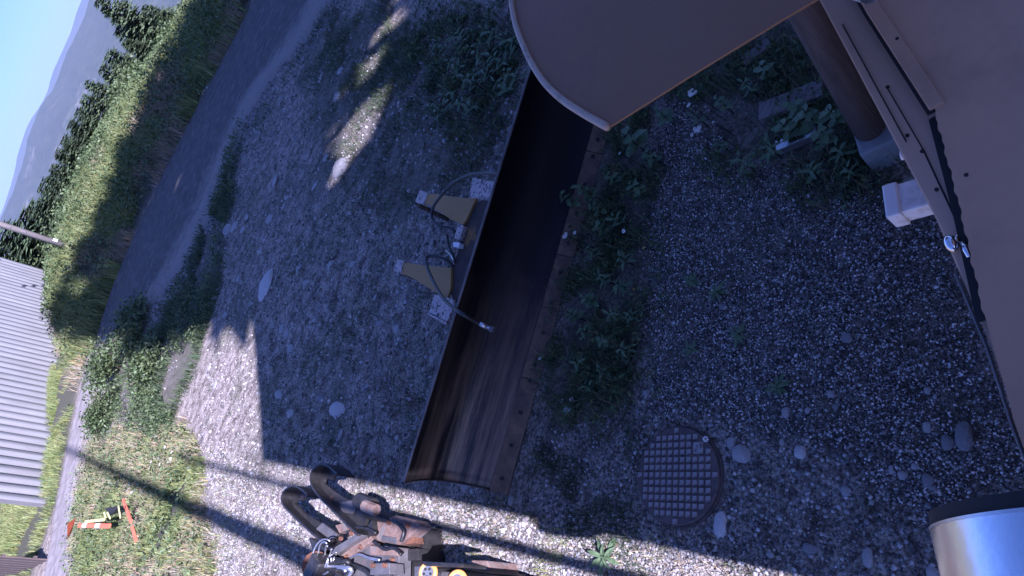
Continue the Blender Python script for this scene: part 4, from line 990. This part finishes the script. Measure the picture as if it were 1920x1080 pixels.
# ================================================================== STONES
import bmesh
def rock_mesh(seed, sub=2):
    bm = bmesh.new(); bmesh.ops.create_icosphere(bm, subdivisions=sub, radius=1)
    r = random.Random(seed); planes = [(Vector((r.gauss(0, 1), r.gauss(0, 1), r.gauss(0, 1))).normalized(), r.uniform(.62, .9)) for _ in range(9)]
    for v in bm.verts:
        for n_, d in planes:
            k = v.co.dot(n_)
            if k > d: v.co -= n_ * (k - d) * .9
        v.co *= 1 + r.uniform(-.03, .03)
    me = bpy.data.meshes.new('rock'); bm.to_mesh(me); bm.free()
    return me
ROCKS = {}
for k in range(5):
    for mk in ('rock', 'rock_dark', 'rock_white'):
        me = rock_mesh(k); me.materials.append(MT[mk]); ROCKS[(k, mk)] = me
def rock(px, py, wpx, hpx, label, group=None, mk='rock', rot=0., flat=.6):
    """a loose stone with its width across and along the slope of the yard"""
    p = at(px, py, .01); zc = (p.y * cp + (CAM_H) * sp)
    sx_ = wpx / FPX * zc / 2; sy_ = hpx / FPX * zc / 2
    o = bpy.data.objects.new('rock', ROCKS[(random.randrange(5), mk)]); col.objects.link(o)
    dep = math.atan2(CAM_H, math.hypot(p.x, p.y)); st = 1 / max(.35, math.sin(dep))
    big = max(sx_ , sy_)
    o.scale = (sy_ * 1.1, min(sx_ * st, sy_ * 2.2) * 1.1, min(sx_, sy_) * flat * 1.1)
    o.location = (p.x, p.y, hz1(p.x, p.y) + o.scale.z * .05)
    o.rotation_euler = (random.uniform(-.15, .15), random.uniform(-.15, .15), .4 + rot)
    return tag(o, label, 'rock', group)
rock(497, 535, 24, 64, 'largest long white rock in the shaded yard', mk='rock_white')
rock(634, 768, 24, 30, 'round white rock in the yard between the blade and the sunlit patch', mk='rock_white')
rock(637, 315, 22, 44, 'flat pale slab beside the sunlit fleck on the yard', mk='rock_dark')
rock(1805, 816, 36, 54, 'largest rounded brown rock beside the tan hut edge', mk='rock_dark', flat=.8)
rock(1773, 829, 24, 30, 'brown rock touching the largest rounded rock near the hut', mk='rock_dark', flat=.8)
rock(1498, 847, 26, 24, 'round pale rock between the manhole and the hut', mk='rock_white', flat=.8)
rock(1349, 983, 30, 48, 'pale angular rock just below the manhole cover', mk='rock_white')
rock(1390, 850, 34, 34, 'pale broken rock touching the right rim of the manhole')
rock(1370, 830, 20, 22, 'small tan rock at the upper right rim of the manhole')
rock(1581, 920, 22, 20, 'pale wedge shaped rock halfway between manhole and steel duct')
rock(1515, 1028, 30, 20, 'flat blue grey stone near the lower sunlit strip', mk='rock_dark')
rock(1625, 1045, 24, 36, 'pale jagged stone near the steel duct and the bottom edge')
rock(1736, 900, 22, 28, 'brown rock above the steel duct', mk='rock_dark', flat=.8)
rock(1747, 915, 16, 16, 'small brown stone touching the rock above the steel duct', mk='rock_dark')
rock(1688, 890, 18, 18, 'round pale pebble left of the rock above the steel duct')
rock(1747, 1072, 22, 26, 'pale stone touching the left side of the steel duct at the bottom')
rock(1586, 632, 24, 20, 'brown stone alone in the middle of the grey gravel', mk='rock_dark', flat=.8)
rock(1735, 730, 14, 14, 'pale pebble in the gravel near the hut edge')
rock(1471, 772, 16, 20, 'pale oval stone below the weeds in the gravel')
rock(1556, 738, 14, 16, 'white pebble beside another in the gravel')
rock(1207, 737, 14, 14, 'white stone between the weeds and the gravel above the manhole')
rock(1352, 573, 14, 12, 'reddish pebble beside the tuft in the gravel', mk='rock_dark')
rock(602, 747, 12, 14, 'dark round stone above the round white rock', mk='rock_dark')
rock(545, 775, 14, 18, 'pale stone at the edge of the sunlit patch')
rock(640, 815, 8, 24, 'narrow white stone below the round white rock')
rock(783, 787, 12, 7, 'narrow white chip touching the upper edge of the blade')
rock(872, 912, 8, 12, 'white chip under the curved end of the blade')
rock(955, 938, 12, 18, 'pale stone at the lower corner of the blade')
rock(403, 722, 8, 18, 'upright pale stone in the dark shade beside the shrubs')
rock(400, 560, 10, 10, 'pale stone in the verge between road and yard')
for i, (x, y, w, h) in enumerate([(428, 430, 12, 24), (440, 425, 12, 22), (455, 430, 10, 16), (462, 408, 10, 14), (516, 340, 12, 24), (610, 295, 9, 16), (600, 145, 8, 24), (632, 180, 10, 22), (638, 132, 9, 14), (504, 410, 9, 20),
                                  (531, 386, 8, 14), (536, 370, 10, 10), (575, 530, 10, 12), (528, 617, 7, 20), (544, 655, 9, 22), (527, 618, 8, 18), (538, 623, 7, 18), (703, 605, 10, 14), (745, 617, 10, 16), (420, 590, 8, 14), (446, 523, 8, 12),
                                  (660, 495, 9, 14), (690, 395, 9, 9), (704, 558, 6, 14), (620, 495, 12, 14), (560, 505, 7, 14), (390, 690, 9, 12), (522, 740, 14, 20), (800, 625, 7, 12), (808, 672, 8, 14), (590, 600, 8, 9), (471, 570, 9, 9), (655, 400, 10, 9), (590, 350, 9, 20), (487, 470, 9, 12)]):
    rock(x, y, w, h, 'small pale stone half sunk in the shaded dirt of the yard', 'small pale stones in the yard')
for i, (x, y, w, h) in enumerate([(1565, 762, 13, 12), (1512, 770, 10, 12), (1430, 825, 8, 14), (1493, 887, 12, 14), (1668, 880, 12, 18), (1713, 873, 13, 13), (1738, 948, 13, 13), (1578, 945, 9, 12), (1530, 950, 10, 9), (1622, 978, 12, 12),
                                  (1690, 995, 12, 14), (1443, 1040, 14, 12), (1456, 930, 9, 9), (1463, 828, 12, 12), (1500, 735, 8, 8), (1326, 992, 12, 14), (1173, 965, 8, 10), (1270, 998, 8, 16), (1675, 805, 10, 9), (1736, 800, 16, 22), (1750, 742, 10, 10), (1550, 675, 10, 14), (1545, 1003, 8, 8), (1650, 1060, 12, 12)]):
    rock(x, y, w, h, 'small stone lying in the gravel between manhole and hut', 'small stones in the hut gravel', mk='rock' if i % 3 else 'rock_dark')
for i, (x, y, w, h) in enumerate([(876, 1010, 9, 9), (834, 998, 10, 10), (1145, 1050, 8, 8), (540, 985, 14, 16), (705, 938, 8, 10), (470, 985, 6, 8), (940, 1075, 9, 9)]):
    rock(x, y, w, h, 'white stone in the sunlit strip around the hooked attachment', 'white stones in the sun')

GRAVEL = [(1260, 200), (1380, 300), (1600, 330), (1745, 400), (1930, 880), (1740, 960), (1560, 860), (1230, 760), (1215, 560), (1200, 380)]
gp1 = sample_poly(GRAVEL, 64000, 1.0)
gp1 = gp1[rng.uniform(0, 1, len(gp1)) < .35 + 1.6 * (vnoise(gp1[:, 0], gp1[:, 1], .35, 91) * .6 + vnoise(gp1[:, 0], gp1[:, 1], .12, 92) * .4 - .1)]
stones('gravel', gp1, .0035, .0125, MT['stone'], 'blue grey crushed gravel beside the hut', 'gravel', 2.0, .10, 2.9, skew=3.2)
gp2 = sample_poly([(1000, 820), (1210, 740), (1560, 830), (1760, 930), (1760, 1090), (1000, 1090)], 9000, 1.0)
gp2 = gp2[np.hypot(gp2[:, 0] - mc.x, gp2[:, 1] - mc.y) > .38]
stones('gravel', gp2, .005, .022, MT['stone'], 'scattered small stones on the dirt around the manhole', 'gravel', 3, .2, 1.9, skew=2)
YARD = [(620, 30), (930, 30), (990, 200), (760, 900), (1000, 950), (1000, 1090), (420, 1090), (360, 860), (400, 640), (400, 430), (450, 280)]
yp = sample_poly(YARD, 20000, .9)
stones('yard_pebbles', yp, .006, .045, MT['stone'], 'loose pebbles strewn over the dirt yard', 'pebbles', 3.5, .3, 2.0, skew=1.6)
sp_ = sample_poly([(640, 905), (1460, 1065), (1600, 1100), (380, 1100), (360, 840), (490, 880)], 16000, .9)
stones('yard_pebbles', sp_, .005, .024, MT['stone'], 'pebbles in the sunlit strip, tinted brighter for the sun', 'pebbles', 2.5, .6, 1.9)  # tint range raised so the sunlit ground reads brighter
ex_ = rng.uniform(-8, 9, 9000); ey_ = np.interp(ex_, [-7.4, -4.1, -1.9, .2, 2.5, 4.5, 9], [26.3, 21.6, 20.2, 20.6, 20.4, 17.4, 15.6]) + rng.normal(.3, .9, 9000)
stones('road_pebbles', np.stack([ex_, ey_], 1), .012, .07, MT['stone'], 'loose stones along the soft edge of the road', 'pebbles', 3, .3, 1.4)
et_ = np.stack([ex_, ey_], 1) - np.array([0, .5]); et_ = et_[vnoise(et_[:, 0], et_[:, 1], .8, 33) > .62]
blades('road_edge_tufts', et_, (.04, .16), (.010, .02), MT['grass_dark'], 'low tufts along the soft edge of the road', 'grass', .9, .6, 1.4)
rp = np.stack([rng.uniform(-9, 9, 12000), rng.uniform(17, 33, 12000)], 1)
stones('road_pebbles', rp, .01, .05, MT['stone'], 'loose stones on the gravel road', 'pebbles', 3, .3, 1.3)

# ================================================================== GRASS AND WEEDS
def clump(P, sc, thr, seed): return P[vnoise(P[:, 0], P[:, 1], sc, seed) > thr]
# bank beyond the road
n = 150000
bx = rng.uniform(-19, 11, n); s_ = rng.uniform(0, 1, n) ** .8 * 17 - .3
by = lerp_tab(bx, FAR_X, FAR_Y) + s_
by = by + np.where(bx < -9.5, .9, 0)
P = np.stack([bx, by], 1)
dens = vnoise(bx, by, 1.3, 4); dead = vnoise(bx, by, 2.2, 14)
P1 = P[(dens > .28) & (dead < .62)]
blades('bank_grass', P1[P1[:, 0] < -10.5], (.1, .42), (.016, .03), MT['grass'], 'shorter grass between the track and the shed', 'grass', .7, .55, 1.35)
P1 = P1[P1[:, 0] >= -10.5]
blades('bank_grass', P1, (.3, 1.0), (.018, .042), MT['grass'], 'tall green grass on the bank beyond the road', 'grass', .6, .55, 1.35)
P2 = P[(dens > .45) & (dead >= .55) & (bx > -11)]
blades('bank_dry_grass', P2, (.25, .7), (.015, .035), MT['straw'], 'dry straw grass among the bank grass', 'grass', .6, .5, 1.0)
# leafy weeds on the bank
def leaf_stuff(name, P, hrange, size, material, label, n_per=6, lo=.5, hi=1.4, tilt=1.0, droop=.05):
    n = len(P) * n_per; k = np.repeat(np.arange(len(P)), n_per)
    pos = np.zeros((n, 3)); pos[:, :2] = P[k] + rng.normal(0, droop, (n, 2))
    pos[:, 2] = hz(pos[:, 0], pos[:, 1]) + rng.uniform(hrange[0], hrange[1], n)
    bv = np.array([[0, -.12, 0], [.5, -.3, .08], [1.1, 0, -.06], [.5, .3, .08], [0, .12, 0]]); bf = np.array([[0, 1, 2], [0, 2, 4], [4, 2, 3]])
    s = size * rng.uniform(.5, 1.4, n)
    v, f = scatter(bv, bf, pos, rand_rot(n, tilt), np.stack([s, s, s], 1))
    t = np.repeat(rng.uniform(lo, hi, n), 5)
    o = np_mesh(name, v, f, material, None, np.stack([t, t, t * .9], 1))
    return tag(o, label, 'weeds', kind='stuff')
P3b = P[(rng.uniform(0, 1, n) < .06) & (bx > -10.5)]
leaf_stuff('bank_weeds', P3b, (.1, .95), .12, MT['shrub'], 'leafy weeds on the grass bank', 7, .5, 1.4, 1.0, .15)
# meadow in front of the track
mp = sample_poly(WEED_ZONES['meadow'], 34000, .8)
blades('meadow_grass', clump(clump(mp, .7, .28, 3), .25, .25, 37), (.06, .24), (.009, .020), MT['grass'], 'green meadow grass in front of the track', 'grass', .8, .6, 1.35)
blades('meadow_straw', clump(mp[:24000], 1.1, .40, 23), (.06, .26), (.008, .016), MT['straw'], 'straw coloured grass in the meadow', 'grass', .9, .6, 1.1)
leaf_stuff('meadow_weeds', mp[rng.uniform(0, 1, len(mp)) < .022], (.05, .3), .07, MT['shrub'], 'leafy weeds in the meadow', 6, .5, 1.4, 1.0, .08)
vp_ = sample_poly(WEED_ZONES['verge'], 16000, .8)
blades('verge_grass', clump(vp_, .9, .42, 5), (.08, .3), (.012, .024), MT['grass_dark'], 'dark grass in the verge between road and yard', 'grass', .9, .6, 1.4)
leaf_stuff('verge_weeds', clump(vp_[:5000], .9, .5, 6), (.03, .25), .06, MT['shrub'], 'leafy weeds in the verge', 4, .5, 1.3)
# weeds between blade and gravel and by the post
for nm, key, cnt, lab in (('weeds', 'mid', 5200, 'low green weeds along the blade'), ('weeds', 'back', 3200, 'low green weeds around the planks and the post'), ('weeds', 'top', 4200, 'leafy weeds beyond the end of the blade')):
    wpnt = sample_poly(WEED_ZONES[key], cnt, .7)
    wpnt = wpnt + rng.normal(0, .10 if key != 'top' else .3, wpnt.shape)
    P4 = clump(clump(wpnt, .16, .36, 8), .5, .30, 9)
    leaf_stuff(nm, P4[::4], (.01, .13), .032 if key != 'top' else .055, MT['grass_dark'], lab, 5, .4, 1.7, .9, .03)
    leaf_stuff('small_weeds', P4[1::3], (.005, .05), .016 if key != 'top' else .03, MT['grass_dark'], 'creeping small leaves under the ' + lab, 7, .4, 1.9, .7, .03)
    blades('weed_grass', P4[::2], (.06, .30), (.004, .009), MT['grass_dark'], 'thin grass blades among the ' + lab, 'grass', .97, .5, 1.9)
    blades('dead_stems', P4[3::9], (.08, .34), (.003, .006), MT['straw'], 'dead stems among the ' + lab, 'grass', .98, .25, .7)
up_ = sample_poly([(600, 20), (990, 20), (960, 240), (900, 340), (760, 400), (620, 330), (560, 150)], 15000, .7)
blades('upper_yard_tufts', clump(clump(up_, .35, .42, 45), 1.2, .3, 46), (.03, .14), (.006, .012), MT['grass_dark'], 'dark tufts and moss in the upper yard', 'grass', .97, .4, 1.5)
blades('upper_yard_straw', clump(up_[:6000], .6, .6, 47), (.03, .12), (.005, .010), MT['straw'], 'dry grass in the upper yard', 'grass', .97, .3, .9)
tp = sample_poly([(600, 20), (790, 20), (860, 220), (930, 280), (800, 260), (640, 200)], 7000, .7)
blades('yard_grass', clump(tp, .5, .5, 12), (.05, .2), (.008, .014), MT['grass_dark'], 'short grass near the top of the yard', 'grass', .9, .6, 1.4)
# thin tufts across the yard and the sunlit strip
yt = clump(sample_poly(YARD, 26000, .8), .55, .66, 15)
blades('yard_tufts', yt, (.03, .10), (.006, .012), MT['grass_dark'], 'sparse tufts of grass on the dirt yard', 'grass', .95, .6, 1.4)
st = clump(sp_[:9000], .3, .40, 18)
blades('strip_grass', st, (.02, .09), (.004, .008), MT['straw'], 'dry grass stubble in the sunlit strip', 'grass', .98, .6, 1.1)
blades('strip_grass', clump(sp_[9000:], .4, .55, 19), (.03, .10), (.004, .009), MT['grass'], 'green grass in the sunlit strip', 'grass', .95, .6, 1.3)
gt = sample_poly([(1000, 830), (1200, 780), (1200, 1010), (1330, 1060), (1240, 1090), (1000, 960)], 7000, .7)
gt = gt[np.hypot(gt[:, 0] - mc.x, gt[:, 1] - mc.y) > .36]
blades('moss_grass', clump(gt, .25, .5, 20), (.015, .07), (.004, .008), MT['grass_dark'], 'short mossy grass left of the manhole', 'grass', .98, .5, 1.3)

# ---- single plants
lv = [(0, -.10, 0), (.25, -.27, .05), (.6, -.30, .06), (1.0, 0, -.06), (.6, .30, .06), (.25, .27, .05), (0, .10, 0), (.3, 0, .01), (.65, 0, .015)]
lf = [(0, 1, 7), (1, 2, 8, 7), (2, 3, 8), (8, 3, 4), (7, 8, 4, 5), (7, 5, 6), (0, 7, 6)]
leaf_me = bpy.data.meshes.new('leaf'); leaf_me.from_pydata(lv, [], lf); leaf_me.materials.append(MT['leaf'])
for p in leaf_me.polygons: p.use_smooth = True
slim_me = bpy.data.meshes.new('leaf'); slim_me.from_pydata([(x, y * .45, z) for x, y, z in lv], [], lf); slim_me.materials.append(MT['leaf'])
def leafy(px, py, n, size, height, label, slim=False, group='leafy weeds in the shade'):
    p = at(px, py, height * .7); z = hz1(p.x, p.y)
    e = empty('leafy_weed', (p.x, p.y, z), label, 'plant', group)
    MB().tube([(p.x, p.y, z - .02), (p.x + .01, p.y, z + height)], [.006, .003], 5).build('stem', MT['grass_dark'], e)
    for k in range(n):
        a = k * 2.4 + random.uniform(-.3, .3); h = height * (.35 + .65 * k / n)
        o = bpy.data.objects.new('leaf', slim_me if slim else leaf_me); col.objects.link(o); o.parent = e
        o.location = (0, 0, h); s = size * random.uniform(.75, 1.2) * (1.1 - .35 * k / n)
        o.scale = (s, s, s); o.rotation_euler = (random.uniform(-.3, .3), random.uniform(-.35, .35), a)
leafy(1180, 262, 9, .16, .42, 'broad leaved weed at the lower tip of the tan hood')
leafy(1092, 355, 16, .085, .38, 'bushy small leaved weed leaning over the middle of the blade')
leafy(1062, 372, 14, .085, .34, 'small leaved weed furthest over the dark blade face')
leafy(1112, 385, 14, .08, .32, 'small leaved weed right of the one over the blade')
leafy(1140, 330, 12, .07, .3, 'small leaved weed between the broad leaved weed and the blade')
leafy(1240, 215, 9, .09, .3, 'round leaved weed close under the hood edge')
leafy(1485, 200, 8, .10, .3, 'weed with grey leaves growing over the old plank')
leafy(1470, 240, 10, .10, .32, 'pale leaved weed beside the bent metal channel')
leafy(1512, 215, 10, .11, .3, 'weed with round leaves above the metal channel')
leafy(1440, 275, 9, .11, .25, 'slim leaved weed below the metal channel', True)
leafy(1390, 300, 10, .11, .25, 'slim leaved weed at the left end of the metal channel', True)
leafy(1520, 320, 9, .10, .2, 'slim leaved weed at the edge of the gravel under the footing', True)
leafy(1160, 535, 14, .11, .22, 'spiky slim leaved rosette in the middle of the weeds by the blade', True)
leafy(1165, 485, 10, .10, .2, 'slim leaved weed just above the spiky rosette', True)
leafy(1080, 680, 9, .10, .2, 'slim leaved weed beside the rusty cutting edge', True)
leafy(1125, 695, 9, .10, .2, 'slim leaved weed one step from the rusty cutting edge', True)
leafy(1290, 525, 12, .09, .10, 'dark flat tuft in the gravel, nearest the weeds', True)
leafy(1340, 545, 12, .09, .10, 'dark flat tuft in the gravel beside the first tuft', True)
leafy(1380, 625, 12, .09, .10, 'dark flat tuft in the gravel, lower right of the pair', True)
leafy(1290, 655, 10, .08, .08, 'dark flat tuft in the gravel straight below the pair', True)
leafy(1455, 725, 12, .09, .06, 'star shaped flat weed in the gravel above the manhole', True)
leafy(1130, 1045, 9, .16, .12, 'pale sunlit weed at the shade edge by the bottom', True)
for x, y, n_, sz, hh, sl_, lb in ((1120, 425, 12, .08, .3, False, 'leafy weed just right of the white flower pair'), (1150, 410, 10, .09, .28, True, 'slim weed beside the leafy weed near the flower pair'), (1105, 470, 11, .08, .28, True, 'slim weed leaning on the blade below the flower pair'),
        (1125, 520, 12, .09, .26, True, 'slim weed left of the spiky rosette'), (1100, 560, 12, .08, .25, False, 'leafy weed at the blade edge below the rosette'), (1145, 590, 12, .10, .22, True, 'slim weed below the spiky rosette'), (1090, 620, 11, .09, .24, True, 'slim weed at the upper end of the rusty edge'),
        (1130, 640, 12, .07, .2, False, 'round leaved weed between rosette and daisies'), (1165, 655, 10, .09, .2, True, 'slim weed at the gravel margin above the daisies'), (1100, 725, 10, .08, .16, True, 'slim weed just above the daisies'), (1190, 350, 12, .08, .3, False, 'leafy weed at the gravel margin under the broad leaved weed'),
        (1215, 290, 11, .08, .3, False, 'leafy weed between broad leaved weed and gravel'), (1180, 590, 10, .08, .18, True, 'slim weed at the gravel margin right of the rosette'), (1070, 590, 10, .07, .25, False, 'small leafy weed hanging over the blade edge'),
        (1300, 215, 10, .08, .28, True, 'slim weed between the white flower clusters'), (1350, 190, 12, .07, .26, False, 'leafy weed behind the upper white cluster'), (1400, 160, 12, .08, .26, True, 'slim weed left of the old plank'), (1430, 130, 11, .08, .26, False, 'leafy weed above the old plank'),
        (1540, 250, 11, .10, .28, False, 'leafy weed right of the metal channel'), (1570, 280, 10, .09, .24, True, 'slim weed beside the grey footing'), (1590, 320, 10, .08, .2, True, 'slim weed under the grey footing'), (1350, 270, 10, .08, .2, True, 'slim weed at the upper gravel margin'),
        (1560, 215, 10, .09, .3, False, 'leafy weed touching the timber post')):
    leafy(x, y, n_, sz, hh, lb, sl_)
for i, (x, y) in enumerate([(830, 85), (860, 70), (890, 95), (915, 60), (850, 120), (930, 110), (880, 150), (940, 160), (840, 185), (870, 195), (815, 205), (955, 75), (905, 130), (960, 140)]):
    leafy(x, y, 12, .17, .4, 'leafy grey green weed in the patch above the blade end', True, 'weeds above the blade end')

# ---- white flower heads and a few yellow ones
pet = MB()
for k in range(9):
    a = k * .698; c_, s_ = math.cos(a), math.sin(a); c2, s2 = math.cos(a + .25), math.sin(a + .25); c3, s3 = math.cos(a - .25), math.sin(a - .25)
    pet.add([(c_ * .15, s_ * .15, .05), (c3 * .8, s3 * .8, .0), (c_ * 1.05, s_ * 1.05, -.03), (c2 * .8, s2 * .8, 0)], [(0, 1, 2, 3)])
pet_me = bpy.data.meshes.new('petals'); pet_me.from_pydata([tuple(p) for p in pet.v], [], pet.f); pet_me.materials.append(MT['flower'])
yel = MB().box((0, 0, .05), (.35, .35, .12), taper=.7); yel_me = bpy.data.meshes.new('flower_centre'); yel_me.from_pydata([tuple(p) for p in yel.v], [], yel.f); yel_me.materials.append(MT['yellow'])
ybig = bpy.data.meshes.new('petals'); ybig.from_pydata([tuple(p * .8) for p in pet.v], [], pet.f); ybig.materials.append(MT['yellow'])
def flower(px, py, r, h, label, heads=1, yellow=False, spread=.03, group='wild flowers'):
    p = at(px, py, h); z = hz1(p.x, p.y)
    e = empty('wild_flower', (p.x, p.y, z), label, 'flower', group)
    MB().tube([(p.x + .02, p.y - .02, z - .02), (p.x + .015, p.y, z + h * .5), (p.x, p.y, h)], .003, 5).build('stem', MT['grass_dark'], e)
    for k in range(heads):
        ox, oy = (0, 0) if heads == 1 else (random.uniform(-spread, spread), random.uniform(-spread, spread))
        o = bpy.data.objects.new('petals', ybig if yellow else pet_me); col.objects.link(o); o.parent = e
        o.location = (ox, oy, h - z + random.uniform(-.01, .01)); o.scale = (r, r, r); o.rotation_euler = (random.uniform(-.4, .4), random.uniform(-.4, .4), random.uniform(0, 3))
        if not yellow:
            c = bpy.data.objects.new('flower_centre', yel_me); col.objects.link(c); c.parent = o
flower(1297, 172, .016, .35, 'white flower cluster nearest the hood edge', 8, spread=.035)
flower(1291, 197, .014, .3, 'small white flower cluster just below the one at the hood edge', 4, spread=.02)
flower(1304, 246, .016, .3, 'long white flower cluster above the gravel', 9, spread=.04)
flower(1061, 442, .018, .35, 'white flower pair over the dark blade face', 3, spread=.025)
flower(1077, 436, .018, .32, 'single white flower right of the pair over the blade', 1)
flower(1168, 437, .018, .25, 'white flower in the weeds right of the blade', 2, spread=.02)
flower(1062, 768, .034, .08, 'largest white daisy below the rusty cutting edge', 1)
flower(1052, 751, .022, .08, 'small white daisy above the largest daisy, on its left', 1)
flower(1071, 748, .022, .08, 'small white daisy above the largest daisy, on its right', 1)
flower(1011, 672, .018, .25, 'white flower in front of the rusty cutting edge', 1)
flower(1322, 823, .022, .06, 'white flower at the rim of the manhole cover', 1)
flower(1163, 288, .016, .3, 'white flower under the broad leaved weed', 1)
for x, y in ((1208, 465), (1275, 452), (1187, 542), (1108, 750), (1350, 318)):
    flower(x, y, .012, .12, 'tiny yellow flower among the weeds', 1, True, group='yellow flowers')
for x, y in ((1328, 205), (1337, 229), (1352, 258), (1313, 270)):
    flower(x, y, .010, .2, 'tiny white bud among the weeds by the planks', 1, group='white buds')
for i, (x, y) in enumerate([(287, 858), (300, 850), (305, 842), (297, 870), (318, 856), (280, 872), (310, 868), (322, 838), (250, 912), (256, 915), (243, 910), (270, 920)]):
    flower(x, y, .032, .35, 'white daisy in the sunlit meadow', 2, spread=.12, group='daisies in the meadow')
for i, (x, y) in enumerate([(375, 155), (384, 170), (362, 175), (356, 188), (380, 172), (405, 125)]):
    flower(x, y, .05, .3, 'white daisy on the shaded bank beside the road', 2, spread=.2, group='daisies on the bank')

# ================================================================== AIR
hzv = np.array([[x, y, z] for z in (-460, 620) for x, y in ((-13500, -2500), (13500, -2500), (13500, 13500), (-13500, 13500))], float)
hzf = np.array([[3, 2, 1, 0], [4, 5, 6, 7], [0, 1, 5, 4], [1, 2, 6, 5], [2, 3, 7, 6], [3, 0, 4, 7]])
hm = bpy.data.materials.new('haze_air'); hm.use_nodes = True; hn = hm.node_tree.nodes; hn.clear()
ho = hn.new('ShaderNodeOutputMaterial'); pvv = hn.new('ShaderNodeVolumePrincipled')
pvv.inputs['Color'].default_value = (.60, .72, 1.0, 1); pvv.inputs['Density'].default_value = 0.68e-4; pvv.inputs['Anisotropy'].default_value = 0.1
hm.node_tree.links.new(pvv.outputs[0], ho.inputs['Volume'])
haze = np_mesh('haze', hzv, hzf, hm); tag(haze, kind='stuff')
haze['label'] = 'pale blue mountain haze'; haze['category'] = 'haze'
